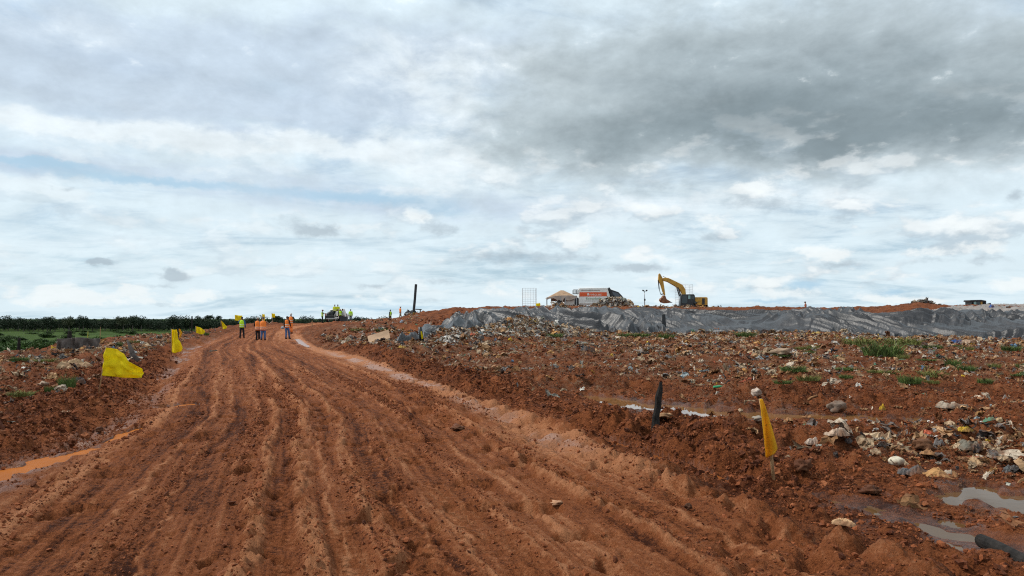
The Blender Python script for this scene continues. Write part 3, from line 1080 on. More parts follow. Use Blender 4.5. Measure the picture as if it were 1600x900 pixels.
def tpl_stick(seed):
    r = np.random.default_rng(seed)
    m = MB()
    b = r.normal(0, .05, 2)
    m.tube([(-.5, 0, .04), (-.1, b[0], .07), (.2, b[1], .06), (.5, 0, .05)], [.035, .045, .04, .025], 5, (1.6, 1))
    V = np.array(m.v)
    T = []
    for f in m.f:
        for k in range(1, len(f) - 1):
            T.append((f[0], f[k], f[k + 1]))
    return V, np.array(T)


def rotm(n, tilt):
    a = RNG.uniform(0, 2 * np.pi, n)
    b = RNG.normal(0, tilt, n)
    c = RNG.normal(0, tilt, n)
    ca, sa, cb, sb, cc, sc = np.cos(a), np.sin(a), np.cos(b), np.sin(b), np.cos(c), np.sin(c)
    Rz = np.zeros((n, 3, 3)); Rz[:, 0, 0] = ca; Rz[:, 0, 1] = -sa; Rz[:, 1, 0] = sa; Rz[:, 1, 1] = ca; Rz[:, 2, 2] = 1
    Ry = np.zeros((n, 3, 3)); Ry[:, 0, 0] = cb; Ry[:, 0, 2] = sb; Ry[:, 1, 1] = 1; Ry[:, 2, 0] = -sb; Ry[:, 2, 2] = cb
    Rx = np.zeros((n, 3, 3)); Rx[:, 0, 0] = 1; Rx[:, 1, 1] = cc; Rx[:, 1, 2] = -sc; Rx[:, 2, 1] = sc; Rx[:, 2, 2] = cc
    return Rz @ Ry @ Rx


def scatter(name, tpls, which, pos, scl, cols, mat, tilt=.5, smooth=True):
    n = len(pos)
    R = rotm(n, tilt)
    Vs, Fs, Cs, off = [], [], [], 0
    for t, (V, T) in enumerate(tpls):
        ix = np.nonzero(which == t)[0]
        if not len(ix):
            continue
        W = np.einsum('nij,kj->nki', R[ix], V) * scl[ix][:, None, None] + pos[ix][:, None, :]
        k = len(V)
        F = T[None] + (np.arange(len(ix)) * k)[:, None, None] + off
        Vs.append(W.reshape(-1, 3))
        Fs.append(F.reshape(-1, 3))
        Cs.append(np.repeat(cols[ix], k, 0))
        off += len(ix) * k
    V = np.concatenate(Vs)
    return add(name, mesh_np(name, V, np.concatenate(Fs), mat, smooth, {'Col': np.concatenate(Cs)}))


def vcol_mat(name, rough, bump, scale=20, spec=.3, dirt=.25, use_obj=False):
    m, N, b = new_mat(name)
    o = N.obj()
    if use_obj:
        c = N.n.new('ShaderNodeObjectInfo').outputs['Color']
    else:
        c = N.attr('Col', 'Color')
    n = N.noise(o, scale, 5, .65)
    c = N.mix(N.ss(n, .3, .75), N.v('MULTIPLY', c, (1.12, 1.1, 1.08)), N.v('MULTIPLY', c, (.68, .62, .58)))
    if dirt:
        g = N.noise(o, scale * .35, 5, .7)
        c = N.mix(N.ss(g, .66 - dirt * .5, .74 - dirt * .2, 0, .8), c, (.19, .085, .042))
    setc(N, b, col=c, rough=rough, spec=spec)
    if bump:
        setc(N, b, normal=N.bump(N.noise(o, scale * 2, 5, .65), bump, .02))
    return m


M['clod'] = vcol_mat('mud_clods', .88, .7, 18, .25, 0)
M['litter'] = vcol_mat('mixed_litter', .7, .3, 9, .3, .34)
M['litter_grey'] = vcol_mat('fresh_rubbish', .6, .3, 9, .3, .08)
M['litter_piece'] = vcol_mat('litter_piece', .72, .4, 7, .2, .50, True)

PAL = np.array([  # colour, weight
    (.42, .32, .21, 3.2), (.40, .25, .13, 4.0), (.30, .16, .07, 5.0), (.50, .43, .34, 2.0), (.60, .57, .52, .8), (.28, .26, .24, 1.4), (.15, .14, .135, 1.8), (.045, .04, .04, 1.8),
    (.20, .09, .04, 4.6), (.48, .27, .10, 1.0), (.55, .38, .04, .16), (.10, .18, .28, .10), (.10, .26, .17, .12), (.42, .10, .05, .10), (.30, .31, .27, .7), (.28, .34, .36, .2)])
MUDP = np.array([(.125, .037, .013), (.16, .048, .017), (.21, .065, .023), (.09, .026, .010), (.27, .095, .038)])

CLODS = [tpl_lump(s, 2, .9, (1, 1, .7)) for s in range(8)]
SHEETS = [tpl_sheet(100 + s, 7, a, c) for s, (a, c) in enumerate([(.9, .18), (.45, .22), (.3, .16), (.22, .25), (.6, .34), (.5, .12), (.2, .18), (.75, .4)])]
LUMPS = [tpl_bag(200 + s, 8, 18) for s in range(4)]
STICKS = [tpl_stick(300 + s) for s in range(3)]
LT = SHEETS + LUMPS + STICKS


def place(n, xr, yr, fn):
    """uniform over the ground, thinned by a density function of (x, y, u)"""
    y = RNG.uniform(*yr, n)
    x = RNG.uniform(*xr, n)
    keep = np.abs(x) < .80 * y + 4
    x, y = x[keep], y[keep]
    d = fn(x, y, road_u(x, y))
    k = RNG.uniform(0, 1, len(x)) < d
    return x[k], y[k]


def pud_dist(x, y):
    q = np.full(len(x), -9.0)
    for kind, zw, pts in PUDDLES:
        q = np.maximum(q, seg_mask(x, y, pts, np.zeros(len(x))))
    return q


def make_clods():
    xs, ys, ss = [], [], []
    def berm(x, y, u):
        return np.exp(-((np.abs(u) - 4.5) / .7) ** 2) * np.where(y < 26, 1, .3)
    x, y = place(260000, (-16, 12), (3.5, 42), berm)
    s = RNG.gamma(1.4, .018, len(x)) + .014
    xs.append(x); ys.append(y); ss.append(s)
    def off(x, y, u):
        return np.where((np.abs(u) > 3.7) & (u > -9), .55, 0) * sst(pn(x * .5, y * .5, 401), -.5, .5)
    x, y = place(150000, (-16, 24), (3.5, 30), off)
    s = RNG.gamma(1.3, .017, len(x)) + .012
    xs.append(x); ys.append(y); ss.append(s)
    def road(x, y, u):
        return np.where(np.abs(u) < 3.6, .45, 0) * sst(pn(x * .9, y * .9, 403), -.2, .6)
    def far(x, y, u):
        return np.where(u > 4, .5, 0)
    x, y = place(16000, (-20, 45), (28, 62), far)
    s = RNG.gamma(1.8, .05, len(x)) + .04
    xs.append(x); ys.append(y); ss.append(s)
    x, y, s = map(np.concatenate, (xs, ys, ss))
    s = np.minimum(s, .22)
    q = pud_dist(x, y)
    k = (q < -.15) & ((q < -1.6) | (s < .045))
    x, y, s = x[k], y[k], s[k]
    z = H(x, y) - s * .08
    c = MUDP[RNG.integers(0, len(MUDP), len(x))] * RNG.uniform(.8, 1.2, (len(x), 1))
    o = scatter('mud_clods', CLODS, RNG.integers(0, 8, len(x)), np.c_[x, y, z], s, c, M['clod'], .8, False)
    tag(o, 'loose lumps of red mud on the berms and dump ground', kind='stuff')


make_clods()


def make_crumbs():
    def road(x, y, u):
        ln = fbm(u * 2.2, y * .10, 405, 3)
        return np.where(np.abs(u) < 3.7, .08 + .85 * sst(ln, -.1, .6), 0) * (1 - sst(y, 11, 27))
    x, y = place(400000, (-12, 5), (3.8, 27), road)
    s = RNG.gamma(1.2, .0075, len(x)) + .006
    x2, y2 = place(420000, (-12, 16), (3.8, 24), lambda x, y, u: np.where((np.abs(u) > 3.6) & (u > -9), .5, 0) * (1 - sst(y, 10, 24)))
    s2 = RNG.gamma(1.3, .009, len(x2)) + .007
    x, y, s = np.r_[x, x2], np.r_[y, y2], np.r_[s, s2]
    s = np.minimum(s * (1 + .05 * np.maximum(y - 8, 0)), .07)
    k = (pud_dist(x, y) < -.1) & (RNG.uniform(0, 1, len(x)) > .85 * H(x, y, True)[6])
    x, y, s = x[k], y[k], s[k]
    z = H(x, y) + s * .1
    c = np.where(RNG.uniform(0, 1, (len(x), 1)) < .75, MUDP[2] * 1.1, MUDP[RNG.integers(0, 5, len(x))]) * RNG.uniform(.8, 1.25, (len(x), 1))
    tp = [tpl_lump(40 + q, 1, .7, (1, 1, .75)) for q in range(6)]
    o = scatter('mud_crumbs', tp, RNG.integers(0, 6, len(x)), np.c_[x, y, z], s, c, M['clod'], .9, False)
    tag(o, 'small crumbs of red mud strewn over road and verge', kind='stuff')


make_crumbs()


def litter_density(x, y, u):
    n1 = fbm(x * .16, y * .16, 411, 3)
    n2 = pn(x * .6, y * .6, 413)
    yf = knots(x, y)[0]
    px = 800 + x / y * FPX
    right = (u > 4.6) & (y < yf + .3)
    d = np.where(right, .05 + .22 * sst(y, 12, 24) + .95 * sst(n1 + .45 * n2, .0, .55), 0)
    d = d * (.35 + .65 * sst(y, 9, 19))
    d = d + np.where(right, sst(y, yf - 9, yf - 3) * .6, 0)
    # bare red zone left of the centre of the dump
    d = d * (1 - .65 * np.exp(-((px - 880) / 150) ** 2) * (1 - sst(y, 26, 34)))
    # heap of waste spilling at the near right and in front of the sheet
    d = d + .9 * np.exp(-((x - 6.0) / 1.4) ** 2 - ((y - 9.9) / 1.3) ** 2)
    left = (u < -4.6) & (u > -9.8)
    d = np.where(left, .30 + .65 * sst(n1 + .4 * n2, -.2, .5), d)
    d = np.where((y > yf + .3) & (u > 3), .0, d)
    return np.clip(d, 0, 1)


def make_litter():
    x, y = place(125000, (-22, 44), (6, 60), litter_density)
    x2, y2 = place(12000, (-40, -12), (20, 78), litter_density)
    x3, y3 = place(6500, (2.5, 9), (7.5, 12.5), lambda x, y, u: litter_density(x, y, u) * .55)
    x, y = np.r_[x, x2, x3], np.r_[y, y2, y3]
    s = RNG.gamma(1.15, .068, len(x)) + .035
    s = np.minimum(s, np.where(y < 15, .42, .6)) * (1 + .35 * sst(y, 25, 50))
    k = pud_dist(x, y) < -.1
    x, y, s = x[k], y[k], s[k]
    # pale waste face in front of the sheet
    n = 2600
    px = RNG.uniform(690, 905, n)
    yf = np.interp(px, _kpx, _kd[0])
    yy = yf - RNG.uniform(0, 1, n) ** 1.3 * 6.5
    xx = (px - 800) / FPX * yy
    ssz = RNG.gamma(1.5, .085, n) + .06
    nl = len(x)
    x, y, s = np.r_[x, xx], np.r_[y, yy], np.r_[s, ssz]
    # bits on the crest by the machines and on the litter ridge left of the sheet
    n = 900
    px = RNG.uniform(860, 1130, n)
    yy = RNG.uniform(84, 112, n)
    x, y, s = np.r_[x, (px - 800) / FPX * yy], np.r_[y, yy], np.r_[s, RNG.gamma(1.6, .12, n) + .08]
    n = 1500
    px = RNG.uniform(535, 690, n)
    yc = np.interp(px, _kpx, _kd[4])
    yf = np.interp(px, _kpx, _kd[0])
    yy = yf + (yc - yf) * RNG.uniform(0, 1, n)
    uu = RNG.uniform(0, 1, n) < np.interp(px, [535, 600, 650, 690], [.25, .8, .8, .4]) * np.where((px > 655), np.exp(-((yy - yf - 11) / 6) ** 2), 1)
    x, y, s = np.r_[x, ((px - 800) / FPX * yy)[uu]], np.r_[y, yy[uu]], np.r_[s, (RNG.gamma(1.8, .08, n) + .08)[uu]]
    z = H(x, y) + s * .10
    z[nl:nl + 2600] += (RNG.uniform(0, 1, 2600) ** .7) * .75 * np.exp(-((800 + x[nl:nl + 2600] / y[nl:nl + 2600] * FPX - 825) / 55) ** 2) * np.exp(-((y[nl:nl + 2600] - 51) / 1.8) ** 2)
    cw = PAL[:, 3] / PAL[:, 3].sum()
    ci = RNG.choice(len(PAL), len(x), p=cw)
    white = np.zeros(len(x), bool)
    white[nl:nl + 2600] = RNG.uniform(0, 1, 2600) < .6
    ci = np.where(white, RNG.choice([3, 4, 4, 5, 14, 0], len(x)), ci)
    c = np.minimum(PAL[ci, :3] * RNG.uniform(.75, 1.35, (len(x), 1)), .7)
    t = np.where(RNG.uniform(0, 1, len(x)) < .91, RNG.integers(0, 8, len(x)), np.where(RNG.uniform(0, 1, len(x)) < .40, RNG.integers(8, 12, len(x)), RNG.integers(12, 15, len(x))))
    s = np.where(t >= 12, np.minimum(s * 1.4, .34), s)
    pos = np.c_[x, y, z]
    ppx = 800 + x / y * FPX
    keep = ~((np.abs(ppx - 1030) < 16) & (y > 12) & (y < 19))
    x, y, s, z, c, t, ci, pos = (q[keep] for q in (x, y, s, z, c, t, ci, pos))
    # the largest in the picture become things of their own
    view = (np.abs(x / y) < .68) & (y > 5)
    app = np.where(view, s / y, 0)
    big = np.argsort(-app)[:280]
    rest = np.ones(len(x), bool)
    s[big] = np.where(t[big] < 12, s[big] * .9, s[big])
    rest[big] = False
    o = scatter('litter', LT, t[rest], pos[rest], s[rest], c[rest], M['litter'], .6, False)
    tag(o, 'mixed rubbish scraps covering the red dump ground', kind='stuff')
    meshes = {}
    for i, (V, T) in enumerate(LT):
        nm = 'waste_scrap' if i < 8 else ('waste_lump' if i < 12 else 'waste_stick')
        meshes[i] = mesh_np(nm, V, T, M['litter_piece'], i >= 12)
    R = rotm(len(big), .45)
    cname = ['pale tan', 'tan', 'ochre brown', 'off white', 'white', 'grey', 'dark grey', 'black', 'mud brown', 'orange tan', 'yellow', 'blue', 'green', 'red', 'greenish grey', 'pale blue']
    for k, i in enumerate(big):
        kind = 0 if t[i] < 8 else (1 if t[i] < 12 else 2)
        nm = ('waste_scrap', 'waste_lump', 'waste_stick')[kind]
        ob = add(nm, meshes[int(t[i])])
        ob.matrix_world = Matrix.LocRotScale(Vector(pos[i]), Matrix(R[k].tolist()).to_quaternion(), Vector((s[i],) * 3))
        ob.color = (*c[i], 1)
        side = 'left verge' if x[i] < -2 and road_u(x[i], y[i]) < 0 else 'dump ground'
        what = ('crumpled %s scrap of sheeting lying on the red %s', 'dirty %s lump of rubbish lying on the red %s', '%s stick lying on the red %s')[kind]
        lab = what % (cname[ci[i]], side)
        tag(ob, lab, ('scrap', 'lump', 'stick')[kind], '%s %ss on the %s' % (cname[ci[i]], ('scrap', 'lump', 'stick')[kind], side))


make_litter()


# ------------------------------------------------------------------ particular bits of waste and stones
def lump_at(name, px, py, wpx, col, label, cat, tpl='lump', hpx=None, rz=None, seed=0, sink=.1, asp=1.0, rough=.35):
    p = hit(px, py)
    w = wpx / FPX * p.y
    if cat != 'ball':
        rough = max(rough * 1.5, .5)
    V, T = tpl_lump(500 + seed, 3, rough, (1, asp, .7)) if tpl == 'lump' else (tpl_bag(600 + seed) if tpl == 'bag' else tpl_sheet(700 + seed, 14, asp, .12))
    V = V.copy()
    ext = np.ptp(V[:, 0])
    V = V / ext * w
    if hpx:
        hz = hpx / FPX * p.y
        V[:, 2] = V[:, 2] / np.ptp(V[:, 2]) * hz
    V[:, 2] -= V[:, 2].min() + (max(sink, .28) if tpl == 'bag' else sink) * np.ptp(V[:, 2])
    m = mesh_np(name, V, T, M['litter_piece'], tpl != 'bag')
    o = add(name, m)
    o.location = p
    o.rotation_euler = (0, 0, rz if rz is not None else 0)
    o.color = (*col, 1)
    return tag(o, label, cat)


LA = lump_at
LA('rock', 1220, 557, 38, (.36, .27, .19), 'flat tan slab of rock on the dump behind the ditch', 'rock', hpx=13, seed=1, rough=.25)
LA('rubbish_bag', 918, 547, 25, (.07, .075, .08), 'dark grey full bag lying alone on bare red ground', 'bag', 'bag', hpx=10, seed=1)
LA('stone', 1182, 619, 17, (.50, .42, .36), 'pale stone perched on the mud bank above the ditch', 'stone', hpx=15, seed=2)
LA('stone', 1307, 645, 28, (.20, .16, .13), 'round grey boulder at the back edge of the ditch', 'stone', hpx=21, seed=3, rough=.2)
LA('rubbish_bag', 1379, 641, 11, (.58, .38, .03), 'small yellow bag on the mud bank behind the ditch', 'bag', 'bag', hpx=12, seed=2)
LA('plastic_ball', 1401, 727, 24, (.62, .58, .46), 'cream white ball beside a dark crumpled bag', 'ball', hpx=15, seed=4, rough=.08)
LA('rubbish_bag', 1427, 739, 50, (.10, .105, .11), 'crumpled dark grey bag below the cream ball', 'bag', 'bag', hpx=17, seed=3)
LA('cloth', 1470, 742, 72, (.45, .25, .10), 'long ochre rag heaped beside the dark crumpled bag', 'rag', 'bag', hpx=17, seed=4, rz=.15)
LA('waste_lump', 1445, 708, 30, (.13, .06, .03), 'brown rounded lump on the waste heap near the pool', 'lump', hpx=20, seed=5)
LA('rubbish_bag', 1468, 700, 22, (.17, .17, .17), 'grey bag squeezed upright in the waste heap near the pool', 'bag', 'bag', hpx=20, seed=5)
LA('rubbish_bag', 1520, 700, 52, (.16, .15, .12), 'olive grey torn bag behind the ochre rag', 'bag', 'bag', hpx=16, seed=6)
LA('waste_scrap', 1495, 684, 12, (.08, .28, .42), 'small bright blue scrap on top of the waste heap', 'scrap', 'sheet', seed=1)
LA('waste_scrap', 1372, 689, 27, (.66, .61, .54), 'flat white strip lying on dark mud', 'scrap', 'sheet', seed=2, asp=.4)
LA('cloth', 1485, 637, 56, (.34, .29, .23), 'grey cloth spread over the bank behind the ditch', 'rag', 'bag', hpx=11, seed=7)
LA('rubbish_bag', 1508, 673, 26, (.56, .38, .05), 'dull yellow bag lying flat on the waste', 'bag', 'bag', hpx=9, seed=8)
LA('waste_lump', 1562, 665, 18, (.50, .36, .20), 'short tan tube standing slanted in the waste', 'tube', hpx=10, seed=6, asp=.5, rz=.7)
LA('mud_clod', 1254, 739, 30, (.10, .035, .016), 'big dark red mud clod with a small stone in front', 'clod', hpx=22, seed=7, rough=.45)
LA('stone', 1257, 741, 11, (.42, .32, .25), 'small pale stone leaning on a big mud clod', 'stone', hpx=7, seed=8, sink=0, rough=.15)
LA('mud_clod', 1362, 773, 36, (.09, .031, .014), 'big dark mud clod between the narrow water strip and waste heap', 'clod', hpx=18, seed=9, rough=.45)
LA('mud_clod', 1076, 797, 14, (.05, .02, .01), 'small nearly black clod on the open road', 'clod', hpx=11, seed=10, rough=.4)
LA('stone', 872, 790, 24, (.42, .23, .13), 'flat pale stone pressed into the road mud', 'stone', hpx=7, seed=11, rough=.2)
LA('mud_clod', 715, 672, 24, (.12, .04, .016), 'dark clod on the pale wheel rut of the road', 'clod', hpx=10, seed=12)
LA('waste_scrap', 1318, 820, 36, (.52, .34, .19), 'splintered tan piece on mud beside the water strip', 'scrap', 'bag', hpx=9, seed=9, rz=-.6, asp=.4)
LA('waste_scrap', 1308, 688, 40, (.56, .44, .34), 'whitish torn sack on mud left of the waste heap', 'sack', 'bag', hpx=14, seed=10)
LA('waste_scrap', 1272, 692, 30, (.60, .50, .42), 'pinkish white crumpled paper left of the torn sack', 'paper', 'bag', hpx=13, seed=11)
LA('waste_scrap', 334, 549, 16, (.03, .045, .04), 'dark green flat scrap lying on the left wheel track', 'scrap', 'bag', hpx=4, seed=12)
LA('cloth', 118, 573, 56, (.48, .34, .20), 'tan sacking heap on the left verge behind the big flag', 'sack', 'bag', hpx=17, seed=13)
LA('rubbish_bag', 123, 599, 24, (.075, .08, .085), 'dark grey bag on the left verge beside a weed', 'bag', 'bag', hpx=12, seed=14)
LA('stone', 68, 604, 18, (.42, .33, .25), 'pale stone among weeds on the left verge', 'stone', hpx=9, seed=13)
LA('mud_clod', 155, 676, 14, (.07, .024, .011), 'dark clod at the inner edge of the left berm', 'clod', hpx=9, seed=14)
LA('waste_scrap', 101, 644, 13, (.60, .46, .32), 'single cream scrap on the left verge mud', 'scrap', 'sheet', seed=4)
LA('rubbish_bag', 1496, 536, 22, (.03, .09, .26), 'blue bag at the foot of the dark sheet', 'bag', 'bag', hpx=8, seed=15)
LA('rubbish_bag', 1512, 536, 22, (.48, .36, .26), 'tan bag beside the blue bag', 'bag', 'bag', hpx=8, seed=16)
LA('rubbish_bag', 1275, 523, 18, (.60, .45, .14), 'yellowish bag at the foot of the dark sheet', 'bag', 'bag', hpx=7, seed=17)
LA('rubbish_bag', 1240, 524, 15, (.48, .28, .25), 'pink bag at the foot of the dark sheet', 'bag', 'bag', hpx=6, seed=18)
LA('rubbish_bag', 1195, 522, 24, (.02, .02, .022), 'black bag at the foot of the dark sheet', 'bag', 'bag', hpx=9, seed=19)
LA('rubbish_bag', 790, 525, 24, (.025, .02, .022), 'black sack on the pale waste face below the sheet', 'bag', 'bag', hpx=10, seed=20)
LA('rubbish_bag', 796, 514, 9, (.10, .42, .33), 'turquoise bag on the pale waste face below the sheet', 'bag', 'bag', hpx=6, seed=21)
LA('rubbish_bag', 797, 532, 7, (.70, .48, .04), 'bright yellow bag low on the pale waste face', 'bag', 'bag', hpx=7, seed=22)
LA('cloth', 671, 513, 19, (.62, .48, .40), 'pale pink sack standing behind the striped post', 'sack', 'bag', hpx=12, seed=23)
LA('rubbish_bag', 629, 504, 9, (.38, .48, .60), 'pale blue bag near the tall black pole', 'bag', 'bag', hpx=5, seed=24)
LA('waste_scrap', 628, 543, 14, (.66, .45, .08), 'yellow crumpled scrap under the bunched sheet end', 'scrap', 'bag', hpx=5, seed=25)
LA('rubbish_bag', 1583, 737, 40, (.09, .10, .105), 'dark grey bag at the right edge of the waste heap', 'bag', 'bag', hpx=16, seed=26)
LA('cloth', 1525, 722, 34, (.44, .30, .17), 'light brown twisted rag right of the ochre rag', 'rag', 'bag', hpx=13, seed=27, rz=.9)
LA('stone', 1037, 652, 30, (.46, .29, .15), 'flat tan stone lying in the ditch water', 'stone', hpx=9, seed=15, sink=.2, rough=.2)
LA('stone', 1157, 647, 9, (.50, .38, .26), 'small cream stone at the far bank of the ditch', 'stone', hpx=7, seed=16, rough=.15)
LA('stone', 1185, 667, 22, (.34, .31, .26), 'greenish grey flat stone behind the yellow stake flag', 'stone', hpx=9, seed=17, rough=.2)


def cardboard():
    p = hit(592, 534)
    w = 34 / FPX * p.y
    m = MB().box((0, 0, 0), (w, .75, .025), (math.radians(38), math.radians(-17), .1))
    o = m.build('cardboard_sheet', M['canvas'], bevel=.004)
    o.location = p + Vector((0, 0, .22))
    tag(o, 'flat tan board lying tilted on litter right of the road', 'board')


cardboard()


def bottle():
    p = hit(1122, 607)
    L = 15 / FPX * p.y
    m = MB()
    m.tube([(-.5, 0, 0), (-.48, 0, 0), (-.1, 0, 0), (.2, 0, 0), (.34, 0, 0), (.40, 0, 0), (.5, 0, 0)], [.10, .13, .13, .125, .07, .045, .045], 12)
    m.v = [(a * L, b * L, c * L) for a, b, c in m.v]
    o = m.build('plastic_bottle', pbr('green_bottle', (.03, .36, .15), .25, .1, 4, 0), smooth=True)
    o.location = p + Vector((0, 0, L * .12))
    o.rotation_euler = (0, -.12, .1)
    tag(o, 'small green plastic bottle lying beyond the ditch', 'bottle')


bottle()


# ------------------------------------------------------------------ weeds and grass tufts
M['leaf'] = pbr('weed_leaves', (.085, .125, .034), .75, .6, 3, 0)
M['dryleaf'] = pbr('dry_weed_leaves', (.16, .17, .05), .75, .4, 3, 0)


def tuft_mesh(name, seed, n=240, w=.5, h=.3, mat=None, bw=.012, spread=.55):
    r = np.random.default_rng(seed)
    V, F = [], []
    for i in range(n):
        a = r.uniform(0, 2 * math.pi)
        q = math.sqrt(r.uniform(0, 1)) * w * .42
        cl = .6 + .4 * pn(np.array(q * math.cos(a) * 7 + seed), np.array(q * math.sin(a) * 7.), seed)
        x, y = q * math.cos(a), q * math.sin(a)
        L = h * r.uniform(.45, 1.05) * float(cl)
        out = r.normal(0, spread, 2) * .5 + np.array([x, y]) / w * 1.0
        t = r.uniform(0, 2 * math.pi)
        dx, dy = math.cos(t) * bw, math.sin(t) * bw
        pts = []
        for k in range(4):
            f = k / 3
            pts.append((x + out[0] * L * f * f * 1.2 + 0, y + out[1] * L * f * f * 1.2, L * (f - .25 * f * f)))
        b = len(V)
        for k, (px_, py_, pz_) in enumerate(pts):
            ww = (1, .9, .6, .1)[k]
            V += [(px_ - dx * ww, py_ - dy * ww, pz_ - .02), (px_ + dx * ww, py_ + dy * ww, pz_ - .02)]
        for k in range(3):
            F.append((b + 2 * k, b + 2 * k + 1, b + 2 * k + 3, b + 2 * k + 2))
    return mesh_np(name, np.array(V), np.array(F), mat, True)


TUFT = [tuft_mesh('grass_tuft', s, 420, 1.0, .45, M['leaf'], .012, .9) for s in range(4)]
TUFTD = [tuft_mesh('grass_tuft', 9, 300, 1.0, .6, M['dryleaf'], .012)]
for k, (px, py, w, h, dry, lab) in enumerate([
        (1380, 556, 66, 34, 0, 'largest bushy green weed clump in the middle of the right dump'),
        (1345, 540, 60, 20, 1, 'pale dry grass clump just left of the largest weed clump'),
        (1410, 538, 60, 18, 1, 'pale dry grass clump just right of the largest weed clump'),
        (1422, 601, 38, 20, 0, 'bright green tuft in front of the largest weed clump'),
        (1488, 573, 28, 18, 0, 'left one of two green tufts growing close together'),
        (1509, 579, 30, 16, 0, 'right one of two green tufts growing close together'),
        (1165, 527, 34, 13, 0, 'green tuft at the foot of the dark sheet right of the black stake'),
        (1040, 529, 30, 13, 0, 'green tuft around the foot of the short black stake'),
        (992, 526, 56, 8, 0, 'low strip of grass along the foot of the dark sheet'),
        (862, 526, 40, 9, 0, 'grass at the right end of the pale waste face'),
        (596, 518, 20, 9, 0, 'green weed on the litter slope right of the road crest'),
        (560, 517, 28, 7, 1, 'yellowish grass on the litter slope right of the road crest'),
        (1322, 592, 24, 9, 0, 'small low tuft left of the bright green tuft'),
        (1258, 546, 36, 7, 1, 'thin yellowish grass on the dump behind the tan slab'),
        (1580, 550, 30, 13, 0, 'green tuft near the right edge at the foot of the sheet'),
        (1597, 575, 20, 12, 0, 'green tuft cut by the right edge of the picture'),
        (1455, 545, 40, 8, 0, 'low green weeds right of the largest weed clump'),
        (1455, 600, 26, 9, 1, 'thin dry grass right of the bright green tuft'),
        (105, 606, 28, 30, 0, 'tallest weed on the left verge beside the dark bag'),
        (79, 612, 20, 14, 0, 'small weed left of the tallest verge weed'),
        (34, 622, 44, 12, 1, 'thin grass on the left verge near the picture edge'),
        (180, 541, 26, 10, 0, 'green weed on the verge rim behind the big flag'),
        (212, 537, 20, 9, 1, 'dry weed on the verge rim beside the leaning dark strip'),
        (323, 524, 9, 8, 0, 'tiny green weed right of the fluttering far flag'),
        (70, 566, 40, 8, 1, 'sparse grass on the left verge below the shade net'),
        (30, 566, 30, 9, 0, 'weeds on the left verge rim near the leftmost post')]):
    p = hit(px, py)
    ob = add('grass_tuft', (TUFTD[0] if dry else TUFT[k % 4]))
    ob.location = p
    ws, hs = w / FPX * p.y, h / FPX * p.y
    ob.scale = (ws, ws, hs / (.6 if dry else .45) * 1.3)
    ob.rotation_euler = (0, 0, k * 1.3)
    tag(ob, lab, 'weed', 'weeds and grass tufts')

_rw = random.Random(31)
for k in range(26):
    px, py = _rw.uniform(1180, 1610), _rw.uniform(528, 600)
    p = hit(px, py)
    ob = add('grass_tuft', (TUFTD[0] if k % 3 == 0 else TUFT[k % 4]))
    ob.location = p
    w = _rw.uniform(.35, .9)
    ob.scale = (w, w, _rw.uniform(.25, .6))
    ob.rotation_euler = (0, 0, k * 1.7)
    tag(ob, 'low straggly weed growing among the litter of the right dump', 'weed', 'straggly weeds in the litter')

# ------------------------------------------------------------------ stakes, posts, nets
def stake(name, px, pyb, pyt, wpx, mat, label, cat='stake', tilt=0.0, group=None, d=None, taper=.75, sq=True, lean=0, pxt=None):
    p = hit(px, pyb) if d is None else Vector(((px - 800) / FPX * d, d, h1((px - 800) / FPX * d, d)))
    top = P(pxt if pxt is not None else px, pyt, p.y)
    w = wpx / FPX * p.y
    m = MB()
    b = Vector((0, 0, -.15))
    t = Vector((top.x - p.x, lean, top.z - p.z))
    mid = b.lerp(t, .5) + Vector((.06 * w, 0, 0))
    m.tube([b, mid, t * .985, t], [w * .5, w * .47, w * .5 * taper, w * .42 * taper], 8, (1, .8))
    o = m.build(name, mat, smooth=False)
    o.location = p
    return tag(o, label, cat, group)


def stump():
    p = hit(1023, 664)
    top = P(1033, 597, p.y)
    w = 13 / FPX * p.y
    r = np.random.default_rng(3)
    m = MB()
    n = 11
    pts, rad = [], []
    for i in range(n):
        f = i / (n - 1)
        pts.append(Vector((0, 0, -.12)).lerp(Vector((top.x - p.x, .03, top.z - p.z)), f) + Vector((r.normal(0, .05) * w, 0, 0)))
        q = w * .5 * (1.05 - .42 * f) * r.uniform(.88, 1.12)
        rad.append((q, q * .75) if i < n - 2 else (q * (.85, .45)[i - n + 2], q * (.5, .2)[i - n + 2]))
    m.tube(pts, rad, 9)
    o = m.build('wooden_stake', M['char'])
    o.location = p
    tag(o, 'black rotten stump standing between ditch and road', 'stake')


stump()
stake('marker_post', 1037, 518, 491, 7, M['black_plastic'], 'short black stake in front of the long dark sheet')
stake('fence_post', 30, 556, 528, 5.5, M['char'], 'leftmost short dark post on the verge rim', 'post', d=34)
stake('fence_post', 109, 534, 517, 8, M['char'], 'wide dark post behind the shade net', 'post', d=40)
stake('marker_stick', 137.5, 540, 518, 1.8, pbr('yellow_green_stick', (.34, .34, .06), .7, .2, 5, 0), 'thin yellowish stick above the shade net', 'stick', d=40)
stake('wire_rod', 157, 553, 511, 1.2, M['wood'], 'thin rusty rod at the right end of the shade net', 'rod', d=36)
stake('fence_post', 300, 519, 494, 3.0, M['char'], 'tall thin dark post behind the far flags', 'post', d=80)
stake('marker_stick', 487.8, 507, 501, 1.6, M['wood'], 'small wooden peg on the road crest', 'peg', d=78)
stake('pipe_stub', 548.0 - 6, 503, 489.5, 1.6, M['black_plastic'], 'short black pipe between the far workers', 'pipe', d=97)
stake('vent_pole', 646, 489, 444, 4.2, M['black_plastic'], 'tall black pole leaning on the skyline at the heap end', 'pole', d=84, pxt=650, taper=.95)


